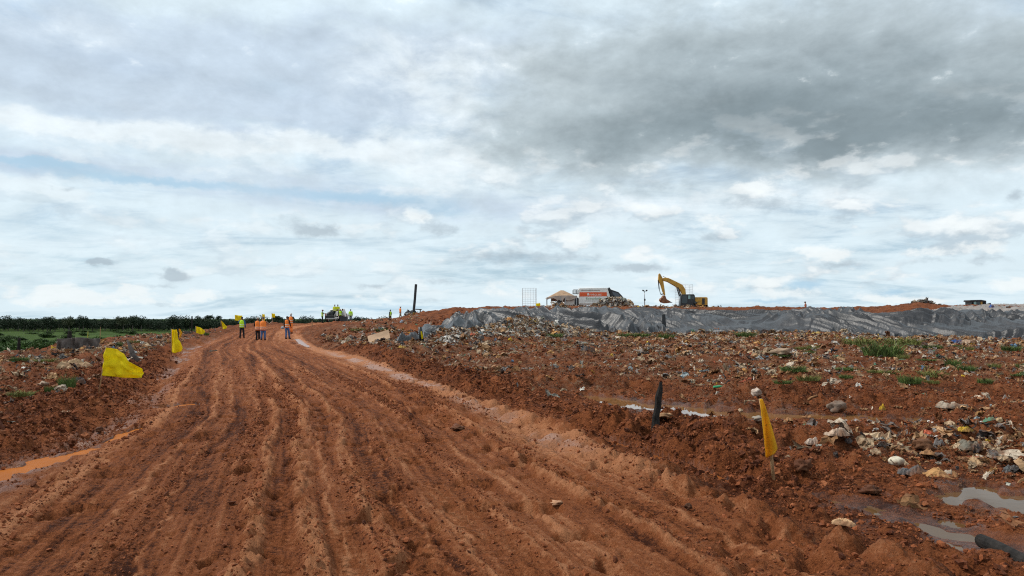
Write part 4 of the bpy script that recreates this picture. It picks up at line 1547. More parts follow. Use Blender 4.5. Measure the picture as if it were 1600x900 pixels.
def striped_post():
    p = hit(659, 534)
    k = p.y / FPX
    r = empty('striped_post', p, 'short black post with a yellow stripe beside the bunched sheet', 'post')
    m = MB().tube([(0, 0, -.1), (-1 * k, 0, 10 * k), (-3 * k, 0, 21 * k)], [3.6 * k, 3.4 * k, 2.6 * k], 10)
    m.build('post_body', M['black_plastic'], r, smooth=True)
    m = MB().tube([(1.2 * k, -3.4 * k, 2.5 * k), (.6 * k, -3.5 * k, 8 * k), (-.6 * k, -3.2 * k, 14 * k)], [1.1 * k, 1.5 * k, 1.0 * k], 8, (1, .5))
    m.build('yellow_stripe', M['yellow_cloth'], r)


striped_post()


def black_bundle():
    p = Vector(((641 - 800) / FPX * 86, 86, h1((641 - 800) / FPX * 86, 86)))
    V, T = tpl_bag(655)
    V = V / np.ptp(V, axis=0) * np.array([1.5, 1.3, .85])
    V[:, 2] -= V[:, 2].min() + .15
    o = add('plastic_bundle', mesh_np('plastic_bundle', V, T, M['black_plastic']))
    o.location = p
    tag(o, 'dark crumpled plastic bundle at the foot of the tall black pole', 'bundle')
    q = Vector(((654 - 800) / FPX * 86, 86, h1((654 - 800) / FPX * 86, 86)))
    o = MB().box((0, 0, .42), (.75, .1, .1), (0, .05, 0)).box((.2, 0, .2), (.12, .1, .5)).build('timber_rail', M['char'], bevel=.01)
    o.location = q
    tag(o, 'dark timber rail right of the tall black pole', 'rail')


black_bundle()


def net(px0, px1, pyt, pyb, d0, d1, label, seed):
    n, m_ = 40, 14
    V = []
    ref = Vector(((px0 + px1) / 2 / FPX - 800 / FPX, 0, 0))
    for j in range(m_):
        for i in range(n):
            f = i / (n - 1)
            d = d0 + (d1 - d0) * f
            px = px0 + (px1 - px0) * f
            x = (px - 800) / FPX * d
            zt = zat(pyt + 1.6 * math.sin(f * 9 + seed) * .6, d)
            zb = h1(x, d) - .1
            g = j / (m_ - 1)
            V.append((x, d + .09 * math.sin(f * 17 + g * 3 + seed) + .05 * math.sin(f * 43 - g * 5), zb + (zt - zb) * g))
    F = [(j * n + i, j * n + i + 1, (j + 1) * n + i + 1, (j + 1) * n + i) for j in range(m_ - 1) for i in range(n - 1)]
    o = add('shade_net', mesh_np('shade_net', np.array(V), np.array(F), M['black_cloth']))
    s = o.modifiers.new('thickness', 'SOLIDIFY')
    s.thickness = .01
    tag(o, label, 'net')


net(89, 156, 528, 556, 34, 35, 'sagging dark shade net along the left verge rim', 0)
net(286, 306, 518, 529, 66, 70, 'small dark net behind the pair of yellow flags', 2)


def leaning_strip():
    p = hit(212, 567)
    k = p.y / FPX
    m = MB()
    m.tube([(2 * k, 0, -1 * k), (-4 * k, 0, 8 * k), (-9 * k, .02, 20 * k), (-15 * k, .05, 33 * k)], [(6.5 * k, .05), (4.6 * k, .05), (3.4 * k, .04), (1.2 * k, .03)], 8)
    o = m.build('plastic_strip', M['black_cloth'], smooth=True)
    o.location = p
    tag(o, 'dark leaning strip of plastic behind the big yellow flag', 'strip')


leaning_strip()


def black_log():
    a, b = hit(1530, 856), hit(1602, 893)
    z = -.13
    a, b = Vector((a.x, a.y, z + .05)), Vector((b.x + .35, b.y - .18, z + .07))
    dv = b - a
    pts = [a + dv * t + Vector((0, .012 * math.sin(t * 9), .012 * math.cos(t * 7))) for t in (0, .02, .2, .4, .6, .8, 1)]
    m = MB()
    m.tube([q - a for q in pts], [.040, .052, .058, .055, .064, .058, .055], 12, (1, .9))
    o = m.build('pipe_log', M['char'], smooth=False)
    o.location = a
    tag(o, 'blackened log lying half in the narrow water strip', 'log')


black_log()


# ------------------------------------------------------------------ yellow flags
def cloth(name, poly_fn, nu, nv, d, mat, parent, origin, thick=.006):
    V = []
    for j in range(nv):
        for i in range(nu):
            px, py, dy = poly_fn(i / (nu - 1), j / (nv - 1))
            q = P(px, py, d)
            q.y += dy
            V.append(q - origin)
    F = [(j * nu + i, j * nu + i + 1, (j + 1) * nu + i + 1, (j + 1) * nu + i) for j in range(nv - 1) for i in range(nu - 1)]
    o = add(name, mesh_np(name, np.array([v[:] for v in V]), np.array(F), mat), parent)
    s = o.modifiers.new('thickness', 'SOLIDIFY')
    s.thickness = thick
    return o


def bil(tl, tr, br, bl):
    def f(a, b):
        t = np.array(tl) * (1 - a) + np.array(tr) * a
        q = np.array(bl) * (1 - a) + np.array(br) * a
        return t * (1 - b) + q * b
    return f


def flag(label, pole_pts, fn, d, mat, polemat, polew, group='yellow flags along the road', nu=44, nv=32):
    """pole_pts: list of (px, py) from ground to top"""
    base = P(pole_pts[0][0], pole_pts[0][1], d)
    base.z = h1(base.x, d) if abs(h1(base.x, d) - base.z) < .6 else base.z
    r = empty('yellow_flag', base, label, 'flag', group)
    pts = [P(x, y, d) - base for x, y in pole_pts]
    pts[0] = Vector((pts[0].x, pts[0].y, -.12))
    MB().tube(pts, polew / FPX * d / 2, 8).build('flag_pole', polemat, r, smooth=True)
    cloth('flag_cloth', fn, nu, nv, d - polew / FPX * d * .3, mat, r, base, .003)
    return r


# big one at the left: top edge drops in a step, waving
def big_fn(a, b):
    top = np.interp(a, [0, .3, .55, .68, .85, 1], [543, 546, 553, 565, 570, 576])
    bot = np.interp(a, [0, .3, .6, .85, 1], [587, 588.5, 590, 591, 590])
    x = np.interp(a, [0, 1], [165.5 - 6.5 * b, 220.5 + .3 * b])
    if .3 < a < .75:
        x -= 3 * math.sin((a - .3) / .45 * math.pi) * (1 - b)
    return x, top + (bot - top) * b, .06 * math.sin(a * 7 + b * 1.5) * a + .03 * math.sin(a * 3 - b * 4) + .018 * math.sin(a * 13 - b * 9) + .012 * math.sin(a * 5 + b * 17)


pf = hit(153, 618)
flag('largest yellow flag waving on a thin stick on the left verge', [(152.5, 618), (159, 588), (165.7, 542)], big_fn, pf.y, M['yellow_cloth'], M['wood'], 1.8)


def f2(a, b):
    l = np.interp(b, [0, .5, 1], [268, 267, 266])
    r_ = np.interp(b, [0, .12, .45, .6, .85, 1], [276.5, 277, 277.5, 281, 284, 282])
    top, bot = 514.5 + 1.2 * math.sin(a * 3), np.interp(a, [0, .5, 1], [549, 552, 549])
    return l + (r_ - l) * a, top + (bot - top) * b, .10 * math.sin(a * 6 + b * 2)


flag('limp hanging yellow flag on the left verge, second from the camera', [(268, 556), (268, 514)], f2, hit(268, 556).y, M['yellow_cloth'], M['wood'], 1.2)


def f3(a, b):
    l = np.interp(b, [0, .5, 1], [278, 280.5, 279])
    r_ = np.interp(b, [0, .4, 1], [282, 285, 281.5])
    return l + (r_ - l) * a, 514 + (529 - 514) * b, .06 * math.sin(a * 5 + b * 3)


flag('small orange yellow flag half hidden behind the limp hanging flag', [(278.5, 538), (278.5, 513)], f3, 58, M['dull_yellow_cloth'], M['char'], 1.4)


def f4(a, b):
    top = np.interp(a, [0, .5, .85, 1], [510, 512, 514.5, 517])
    bot = np.interp(a, [0, .5, .9, 1], [520, 522.5, 524.5, 526])
    return 306 + 14.5 * a - .5 * b, top + (bot - top) * b, .12 * math.sin(a * 6)


flag('yellow flag flying out flat near the far end of the verge', [(306, 528), (306, 509.5)], f4, 66, M['yellow_cloth'], M['wood'], 1.1)


def f5(a, b):
    l = np.interp(b, [0, .7, 1], [345.5, 347, 348])
    r_ = np.interp(b, [0, .3, .7, 1], [347, 350.5, 355, 351.5])
    return l + (r_ - l) * a, 501.5 + 13.8 * b, .10 * math.sin(a * 5 + b * 2)


flag('farthest yellow flag, folded, at the road crest on the left', [(345.8, 517), (345.3, 501)], f5, 76, M['yellow_cloth'], M['wood'], 1.0)


def f6(a, b):
    l = np.interp(b, [0, .3, .7, 1], [1185.5, 1188, 1190.5, 1193])
    r_ = np.interp(b, [0, .1, .4, .75, .93, 1], [1190, 1193.5, 1200, 1208, 1212.5, 1209])
    top, bot = 623, np.interp(a, [0, .4, .7, 1], [713, 716, 708, 705])
    return l + (r_ - l) * a, top + (bot - top) * b, -.03 - .05 * math.sin(a * 7 + b * 2.4) * b


pr = hit(1209, 757)
flag('dirty yellow flag hanging folded round a wooden stake on the right', [(1210, 757), (1204.5, 705), (1188, 623)], f6, pr.y, M['dull_yellow_cloth'], M['wood'], 5.5, nu=26, nv=30)

# ------------------------------------------------------------------ excavator
def excavator():
    d = 126.0
    k = d / FPX
    base = Vector(((1080 - 800) * k, d, h1((1080 - 800) * k, d)))
    gz = base.z
    r = empty('excavator', base, 'yellow tracked excavator with its boom bent to the left on the heap', 'excavator')

    def E(px, py):
        return ((px - 1080) * k, CAMZ + (HOR - py) * k - gz)

    def poly(lst):
        return [E(*q) for q in lst]
    z478 = E(0, 478)[1]
    # undercarriage
    for y in (-1.15, 1.15):
        m = MB()
        L = 2.0
        pts = [(-L, .15), (-L - .25, .45), (-L, .82), (L, .82), (L + .25, .45), (L, .15), (0, .0)]
        m.prism([(a, b) for a, b in pts], y - .28, y + .28)
        t = m.build('track', M['rubber'], r, bevel=.04)
        MB().prism([(-1.5, .25), (-1.5, .65), (1.5, .65), (1.5, .25)], y - .3, y + .3).build('track_frame', M['mud_steel'], t, bevel=.02)
    zb = max(.9, z478 - .5)
    MB().tube([(0, 0, .7), (0, 0, zb)], [.7, .7], 18).build('slew_ring', M['dark_paint'], r)
    # upper works
    MB().prism([(-1.9, zb), (2.5, zb), (2.5, zb + .35), (-1.9, zb + .35)], -1.3, 1.3).build('deck', M['dark_paint'], r, bevel=.03)
    eng = MB().prism(poly([(1083.5, 482), (1102.8, 482), (1102.8, 465.5), (1101, 464.6), (1083.5, 464.6)]), -1.3, 1.3).build('engine_cover', M['yellow_paint'], r, bevel=.05)
    MB().prism(poly([(1094, 476), (1098, 476), (1098, 466.5), (1094, 466.5)]), -1.34, 1.34).build('grille', M['dark_paint'], eng)
    MB().prism(poly([(1086.5, 472.6), (1090, 472.6), (1090, 471.6), (1086.5, 471.6)]), -1.33, 1.33).build('handle', M['dark_paint'], eng)
    cabp = poly([(1060.2, 479), (1062, 461.5), (1063.5, 460.3), (1081.5, 460), (1083.2, 462), (1084, 471), (1083.5, 479)])
    cab = MB().prism(cabp, -1.25, -.05).build('cab', M['dark_paint'], r, bevel=.05)
    MB().prism(poly([(1072.3, 467.5), (1076, 467.5), (1076, 462), (1072.6, 462)]), -1.28, -.02).build('window', M['pale_glass'], cab)
    MB().prism(poly([(1077.2, 468), (1082, 468), (1082.2, 463), (1077.2, 462.2)]), -1.28, -.02).build('window', M['glass'], cab)
    MB().prism(poly([(1062.4, 474), (1071, 474), (1071.2, 462), (1063.6, 462)]), -1.28, -.02).build('window', M['glass'], cab)
    MB().tube([(E(1083, 473)[0], -1.25, E(1083, 473)[1]), (E(1084.5, 473)[0], -1.4, E(1084, 475)[1])], [.3, .3], 12).build('fuel_cap', M['black_plastic'], r)
    # boom: curved box beam
    up = poly([(1071.5, 461), (1070.5, 452), (1066, 445), (1060, 442), (1052, 438), (1044, 434.3), (1038, 434), (1033.5, 435.5)])
    lo = poly([(1033.5, 437.2), (1037, 438.8), (1043, 440.5), (1050, 444.5), (1057, 448.6), (1062, 453), (1065, 458), (1065.5, 461)])
    boom = MB().prism(up + lo, -.33, .33).build('boom', M['yellow_paint'], r, bevel=.05)
    MB().tube([(*_xy(E(1044, 435.5)),), (*_xy(E(1056, 441)),)], [.10, .10], 8).build('cylinder', M['dark_paint'], r)
    MB().tube([(*_xy(E(1036, 431.6)),), (*_xy(E(1044.5, 435.6)),)], [.05, .05], 8).build('piston_rod', M['steel'], r)
    for y in (-.5, .5):
        a, b = E(1063, 463), E(1058.5, 449)
        MB().tube([(a[0], y, a[1]), (b[0], y, b[1])], [.11, .09], 8).build('cylinder', M['dark_paint'], r)
    # stick
    MB().prism(poly([(1029.2, 428.6), (1030.5, 427), (1031.7, 427.8), (1036, 436), (1037, 443), (1038.6, 455), (1039.4, 461), (1037.6, 461.5), (1035, 455), (1032.4, 446), (1029.6, 439.5), (1028.6, 436)]), -.24, .24).build('stick', M['yellow_paint'], r, bevel=.04)
    a, b, c = E(1028.8, 437.5), E(1030.2, 452), E(1032.5, 460)
    MB().tube([(a[0], 0, a[1]), (b[0], 0, b[1])], [.09, .09], 8).build('cylinder', M['dark_paint'], r)
    MB().tube([(b[0], 0, b[1]), (c[0], 0, c[1])], [.05, .05], 8).tube([(c[0], 0, c[1]), (*_xy(E(1038, 459)),)], [.09, .09], 6).build('piston_rod', M['dark_paint'], r)
    # bucket, open to the right
    bk = MB()
    prof = poly([(1036, 461.5), (1038.5, 462), (1040.5, 467.5), (1047.5, 471.8), (1044.5, 473.6), (1038.5, 474), (1033, 472.6), (1030.6, 469.5), (1031.5, 466.5), (1034, 465)])
    bk.prism(prof, -.65, .65)
    bu = bk.build('bucket', M['mud_steel'], r, bevel=.04)
    for i in range(4):
        y = -.55 + i * .37
        x, z = E(1046.8, 472.4)
        MB().box((x + .1, y, z - .02), (.35, .12, .1)).build('bucket_tooth', M['dark_paint'], bu)
    return r


def _xy(q):
    return (q[0], 0.0, q[1])


excavator()


# ------------------------------------------------------------------ refuse truck, tent, cages, lights
def text(name, body, size, mat, parent, loc, rot, width=None):
    cu = bpy.data.curves.new(name, 'FONT')
    cu.body = body
    cu.size = size
    cu.extrude = .004
    tmp = bpy.data.objects.new('tmp', cu)
    COL.objects.link(tmp)
    dg = bpy.context.evaluated_depsgraph_get()
    me = bpy.data.meshes.new_from_object(tmp.evaluated_get(dg))
    bpy.data.objects.remove(tmp)
    n = len(me.vertices)
    co = np.empty(n * 3, np.float32)
    me.vertices.foreach_get('co', co)
    co = co.reshape(-1, 3)
    if width:
        co[:, 0] = (co[:, 0] - co[:, 0].min()) / np.ptp(co[:, 0]) * width
    me.vertices.foreach_set('co', co.ravel())
    me.materials.clear()
    me.materials.append(mat)
    o = add(name, me, parent)
    o.location = loc
    o.rotation_euler = rot
    return o


def truck():
    d = 118.0
    k = d / FPX
    x0 = (928 - 800) * k
    gz = h1(x0, d)
    base = Vector((x0, d, gz))
    r = empty('refuse_truck', base, 'white refuse truck with orange band tipping its load on the heap', 'truck')

    def E(px, py):
        return ((px - 928) * k, CAMZ + (HOR - py) * k - gz)

    def poly(l):
        return [E(*q) for q in l]
    Y0, Y1 = -1.2, 1.2
    body = MB().prism(poly([(903.5, 476.5), (903.5, 453.5), (905, 450.6), (946.5, 450), (948, 451), (952.5, 466), (955, 476.5)]), Y0, Y1).build('packer_body', M['white_paint'], r, bevel=.05)
    MB().prism(poly([(904.2, 463.7), (904.2, 457), (948.6, 457), (949.8, 463.2)]), Y0 - .02, Y0 - .002).build('orange_band', M['orange_paint'], body)
    MB().prism(poly([(907, 454.2), (936, 454.2), (936, 453.5), (907, 453.5)]), Y0 - .05, Y0).build('side_rail', M['grey_text'], body)
    MB().prism(poly([(903.6, 473.8), (940, 473.8), (940, 472.8), (903.6, 472.8)]), Y0 - .06, Y0).build('lower_rail', M['white_paint'], body)
    for px in (903.8, 947.4):
        MB().prism(poly([(px - .6, 476), (px + (6 if px > 940 else 0) + .6, 476), (px + .6, 451), (px - .6, 451)]), Y0 - .05, Y0 - .003).build('body_rib', M['white_paint'], body)
    rot = (math.pi / 2, 0, 0)
    e = E(919.5, 462.2)
    MB().prism(poly([(916.5, 462), (919, 462), (919, 458.6), (916.5, 458.6)]), Y0 - .035, Y0 - .022).build('emblem', M['white_text'], body)
    text('lettering', 'MARQUISE', .40, M['white_text'], body, (e[0] + .05, Y0 - .03, e[1]), rot, 18.5 * k)
    e = E(914.5, 468.2)
    text('lettering', 'Ecocidade', .46, M['green_text'], body, (e[0], Y0 - .012, e[1]), rot, 24 * k)
    e = E(912.5, 471.2)
    text('lettering', 'COLETA  DOMICILIAR', .2, M['grey_text'], body, (e[0], Y0 - .012, e[1]), rot, 25 * k)
    # raised tailgate hopper
    tg = MB().prism(poly([(949, 450.8), (951, 449.2), (953, 452.6), (965, 456.8), (970.5, 462.5), (974.5, 469), (972, 471.5), (960, 469), (954, 464.5)]), Y0 + .05, Y1 - .05).build('tailgate', M['dark_paint'], r, bevel=.04)
    MB().prism(poly([(954.5, 456), (964, 458.5), (969, 463.5), (962, 465), (957, 461)]), Y0 + .01, Y0 + .06).build('side_plate', pbr('blue_grey_plate', (.10, .12, .14), .5, .2, 2, .03), tg)
    # chassis, wheels, cab
    zc = E(0, 477)[1]
    MB().prism([(E(884, 0)[0], .75), (E(950, 0)[0], .75), (E(950, 0)[0], zc), (E(884, 0)[0], zc)], -.5, .5).build('chassis', M['dark_paint'], r)
    for px in (889, 937, 949):
        for y in (-1.0, 1.0):
            x = E(px, 0)[0]
            w = MB().tube([(x, y - .16, .5), (x, y + .16, .5)], [.5, .5], 20).build('wheel', M['rubber'], r, bevel=.03)
            MB().tube([(x, y - .18, .5), (x, y + .18, .5)], [.24, .24], 14).build('rim', M['steel'], w)
    cab = MB().prism(poly([(880, 479), (880.2, 470), (882, 462), (894.5, 461.5), (894.5, 479)]), -1.15, 1.15).build('cab', M['white_paint'], r, bevel=.06)
    MB().prism(poly([(883, 469.5), (884, 463.5), (891, 463.5), (891, 469.5)]), -1.17, 1.17).build('window', M['glass'], cab)
    MB().prism(poly([(896, 478), (896.5, 466), (902.8, 465), (902.8, 478)]), -.9, .9).build('pump_housing', M['dark_paint'], r, bevel=.04)
    fr = MB()
    for px in (896, 899.5, 902.5):
        a, b = E(px, 459.5), E(px, 453.2)
        fr.box((a[0], -1.0, (a[1] + b[1]) / 2), (.12, .12, b[1] - a[1])).box((a[0], 1.0, (a[1] + b[1]) / 2), (.12, .12, b[1] - a[1]))
    a, b = E(895, 459.5), E(903, 453.2)
    fr.box(((a[0] + b[0]) / 2, -1.0, a[1]), (b[0] - a[0], .12, .14)).box(((a[0] + b[0]) / 2, -1.0, b[1]), (b[0] - a[0], .10, .1))
    fr.build('front_rack', M['steel'], r)


truck()


def waste_pile():
    d = 114.0
    k = d / FPX
    cx = (958 - 800) * k
    n = 1500
    x = RNG.normal(0, 1, n) * 1.15
    f = np.abs(RNG.normal(0, .5, n))
    px = RNG.triangular(925, 962, 990, n)
    top = np.interp(px, [925, 935, 945, 955, 970, 978, 990], [478, 473.5, 469, 466.5, 466, 470, 478])
    yy = d + RNG.uniform(-1.3, .8, n)
    q = RNG.uniform(0, 1, n) ** .6
    zt = CAMZ + (HOR - top) * k
    gz = H((px - 800) * k, yy)
    z = gz + (zt - gz) * q * (1 - .25 * np.abs(yy - d))
    s = RNG.gamma(2.2, .09, n) + .12
    ci = RNG.choice([3, 4, 5, 6, 7, 0, 14, 5, 4, 8, 1], n)
    c = PAL[ci, :3] * RNG.uniform(.7, 1.1, (n, 1))
    o = scatter('waste_pile', LT, RNG.integers(0, 12, n), np.c_[(px - 800) * k, yy, z], s * 1.6, c, M['litter_grey'], .8, False)
    tag(o, 'grey heap of fresh rubbish tipped behind the refuse truck', 'heap', kind='stuff')
    # core of the heap
    # small dark heap with sacks on the sheet edge
    d2 = 70
    k2 = d2 / FPX
    n = 90
    px = RNG.normal(876, 7, n)
    x = (px - 800) * k2
    y = d2 + RNG.normal(.5, .7, n)
    z = H(x, y) + RNG.uniform(.1, .55, n) * np.exp(-((px - 874) / 9) ** 2)
    ci = RNG.choice([0, 3, 1, 7, 7, 2], n)
    o = scatter('waste_pile', LT, RNG.integers(0, 12, n), np.c_[x, y, z], RNG.gamma(2, .09, n) + .15, PAL[ci, :3], M['litter_grey'], .8, False)
    tag(o, 'small heap of black and cream waste at the upper edge of the sheet', 'heap', kind='stuff')
    # dark brushwood heap on the far ridge
    d3 = 92.0
    k3 = d3 / FPX
    n = 260
    px = RNG.normal(1441, 9, n)
    x = (px - 800) * k3
    y = d3 + RNG.normal(0, .6, n)
    top = np.exp(-((px - 1438) / 12) ** 2)
    z = H(x, y) + RNG.uniform(0, .5, n) * top
    ci = RNG.choice([6, 7, 14, 8, 5, 3], n)
    o = scatter('waste_pile', LT, RNG.integers(0, 15, n), np.c_[x, y, z], RNG.gamma(2, .10, n) + .12, PAL[ci, :3] * .8, M['litter_grey'], .8, False)
    tag(o, 'dark brushy heap on the red ridge at the right', 'heap', kind='stuff')


waste_pile()


def tent():
    d = 112.5
    k = d / FPX
    x0 = (878 - 800) * k
    gz = h1(x0, d)
    r = empty('canvas_tent', Vector((x0, d, gz)), 'tan canvas tent with torn pale side sheets on the heap', 'tent')

    def E(px, py):
        return ((px - 878) * k, CAMZ + (HOR - py) * k - gz)
    # pitched roof: apex (878,453.5), eaves at 468..470 left and right
    ap, l, rr = E(878, 453.6), E(853.3, 465.5), E(900, 462.5)
    n = 18
    V, F = [], []
    yw = 2.1
    eave = [(-1, -1), (1, -1), (1, 1), (-1, 1)]
    pts = {'A0': (ap[0] - .3, -.6, ap[1]), 'A1': (ap[0] + .6, .6, ap[1] - .05)}
    c = [(l[0], -yw, l[1] - .15), (rr[0], -yw, rr[1] - .2), (rr[0], yw, rr[1]), (l[0], yw, l[1])]
    V = c + [(ap[0] - .2, -.35, ap[1]), (ap[0] + .3, .35, ap[1])]
    roof = MB()
    roof._add(V, [(0, 1, 4), (1, 2, 5, 4), (2, 3, 5), (3, 0, 4, 5)])
    o = roof.build('roof', M['canvas'], r)
    sub = o.modifiers.new('thickness', 'SOLIDIFY')
    sub.thickness = .05
    # valance all round, scalloped at the front left
    m = MB()
    pl = [(853.5, 465.5), (853.5, 469.2), (857, 467.5), (862, 466.4), (866, 467.2), (869, 469.5), (872, 477.8), (879, 477.8), (878, 470), (880, 466.2), (884, 469.8), (889, 470), (894, 468), (900, 466), (900, 462.5), (878, 462.2), (866, 463)]
    m.prism([E(*q) for q in pl], -yw - .03, -yw + .02)
    m.build('side_sheet', M['pale_canvas'], r)
    m = MB().prism([E(*q) for q in [(862, 464), (862, 470), (890, 472), (900, 470), (900, 463)]], yw - .03, yw + .02)
    m.build('side_sheet', M['pale_canvas'], r)
    m = MB().prism([E(*q) for q in [(881, 470.3), (889, 471), (896, 469), (896, 477), (883, 477.5)]], -yw + .3, -yw + .36)
    m.build('side_sheet', pbr('cream_sheet', (.60, .55, .50), .8, .15, 1, .2), r)
    for px, y in ((853.7, -yw), (855.3, yw), (874.5, -yw), (881.8, -yw), (899, yw), (899, -yw)):
        b, t = E(px, 479), E(px, 465)
        MB().box((b[0], y, t[1] / 2), (.11, .11, t[1])).build('leg', M['steel'], r)


tent()


def cage(px0, px1, pyt, d, label, ncol, nrow, dist_lower=None):
    k = d / FPX
    xc = (px0 + px1) / 2 - 800
    gz = h1(xc * k, d)
    h = CAMZ + (HOR - pyt) * k - gz
    w = (px1 - px0) * k / 2
    r = empty('wire_cage', Vector((xc * k, d, gz)), label, 'cage', 'wire mesh cages on the heap')
    for a, b in ((-w, -w), (w, -w), (w, w), (-w, w)):
        MB().tube([(a, b, 0), (a, b, h)], [.022, .022], 6).build('corner_post', M['wire'], r)
    m = MB()
    for j in range(nrow):
        z = h * (1 - j / nrow)
        for (a, b), (c, e) in (((-w, -w), (w, -w)), ((w, -w), (w, w)), ((w, w), (-w, w)), ((-w, w), (-w, -w))):
            m.tube([(a, b, z), (c, e, z)], [.009, .009], 4)
    for i in range(1, ncol):
        q = -w + 2 * w * i / ncol
        for a, b in ((q, -w), (q, w), (-w, q), (w, q)):
            m.tube([(a, b, 0), (a, b, h)], [.007, .007], 4)
    m.build('wire_mesh', M['wire'], r)


cage(816.5, 837.5, 450.5, 112, 'tall pale wire cage left of the tent', 5, 11)
cage(1057.5, 1079.8, 445, 134, 'wire mesh cage standing behind the excavator', 4, 12)


def barrel():
    d = 108
    k = d / FPX
    x = (841 - 800) * k
    z = h1(x, d)
    r = empty('plastic_container', Vector((x, d, z)), 'yellow square container beside the tent on the heap', 'container')
    h = CAMZ + (HOR - 474) * k - z
    MB().box((0, 0, h / 2), (.62, .6, h)).build('container_body', M['yellow_cloth'], r, bevel=.05)
    MB().tube([(.15, 0, h), (.15, 0, h + .06)], [.08, .08], 10).build('cap', M['black_plastic'], r)


barrel()


def floodlight():
    d = 114
    k = d / FPX
    x = (1007.5 - 800) * k
    z = h1(x, d)
    h = CAMZ + (HOR - 454) * k - z
    r = empty('lamp_mast', Vector((x, d, z)), 'thin mast with two small lamps between truck and excavator', 'mast')
    MB().tube([(0, 0, 0), (-.05, 0, h)], [.07, .05], 8).build('mast', M['steel'], r, smooth=True)
    MB().box((0, 0, h * .45), (.22, .2, .3)).build('control_box', M['dark_paint'], r, bevel=.02)
    MB().box((.05, 0, h - .1), (.5, .06, .06)).build('cross_arm', M['dark_paint'], r)
    for sx, a in ((-.25, .4), (.28, -.5)):
        MB().box((sx, -.05, h), (.26, .16, .2), (.3, a, 0)).build('lamp', M['dark_paint'], r, bevel=.02)


floodlight()


def compactor():
    d = 131
    k = d / FPX
    x0 = (1530 - 800) * k
    gz = h1(x0, d)
    r = empty('compactor', Vector((x0, d, gz)), 'landfill compactor cab showing above the far right ridge', 'compactor')

    def E(px, py):
        return ((px - 1530) * k, CAMZ + (HOR - py) * k - gz)

    def poly(l):
        return [E(*q) for q in l]
    cab = MB()
    for a, b in ((1513, 1514.3), (1516, 1516.6), (1521, 1521.6), (1527.2, 1529.8), (1532, 1533), (1534, 1536)):
        cab.prism(poly([(a, 479), (a, 470), (b, 470), (b, 479)]), -.9, .9)
    o = cab.build('cab', M['dark_paint'], r)
    MB().prism(poly([(1510.6, 470.4), (1511.5, 469), (1528, 468.6), (1535.5, 470), (1535.5, 471.2), (1511, 471.6)]), -1.0, 1.0).build('roof', M['dark_paint'], o, bevel=.03)
    MB().prism(poly([(1516.6, 477), (1516.6, 471.4), (1521, 471.4), (1521, 477)]), -.86, .86).build('window', M['pale_glass'], o)
    MB().prism(poly([(1521.6, 477), (1521.6, 471.4), (1527, 471.4), (1527, 477)]), -.86, .86).build('window', M['glass'], o)
    MB().prism(poly([(1527.2, 478), (1527.2, 471.2), (1530, 471.2), (1530, 478)]), -.93, .93).build('pillar', M['yellow_paint'], o)
    MB().prism(poly([(1505, 490), (1505, 479), (1548, 479), (1548, 490)]), -1.1, 1.1).build('body', M['yellow_paint'], r, bevel=.05)
    a, b = E(1540, 479), E(1540, 472)
    MB().tube([(a[0], 0, a[1]), (b[0], 0, b[1])], [.10, .10], 8).build('exhaust', M['dark_paint'], r)
    MB().prism(poly([(1542.5, 474.8), (1546.5, 473.4), (1547.5, 477), (1548, 479), (1546.5, 477)]), -.3, .3).build('lamp_bracket', M['dark_paint'], r)
    for px in (1512, 1541):
        for y in (-1.2, 1.2):
            x = E(px, 0)[0]
            MB().tube([(x, y - .4, .6), (x, y + .4, .6)], [.6, .6], 20).build('wheel', M['mud_steel'], r)


compactor()

LA('rubbish_bag', 1549.5, 487, 9, (.03, .13, .42), 'blue drum like bag on the dusty pale sheet', 'bag', 'bag', hpx=6.5, seed=30)
LA('rubbish_bag', 1576, 490, 8, (.025, .025, .03), 'small black bag on the dusty pale sheet', 'bag', 'bag', hpx=4, seed=31)


for _o in [q for q in bpy.data.objects if q.get('label', '').endswith('on the dusty pale sheet')]:
    _o.location.z += .38


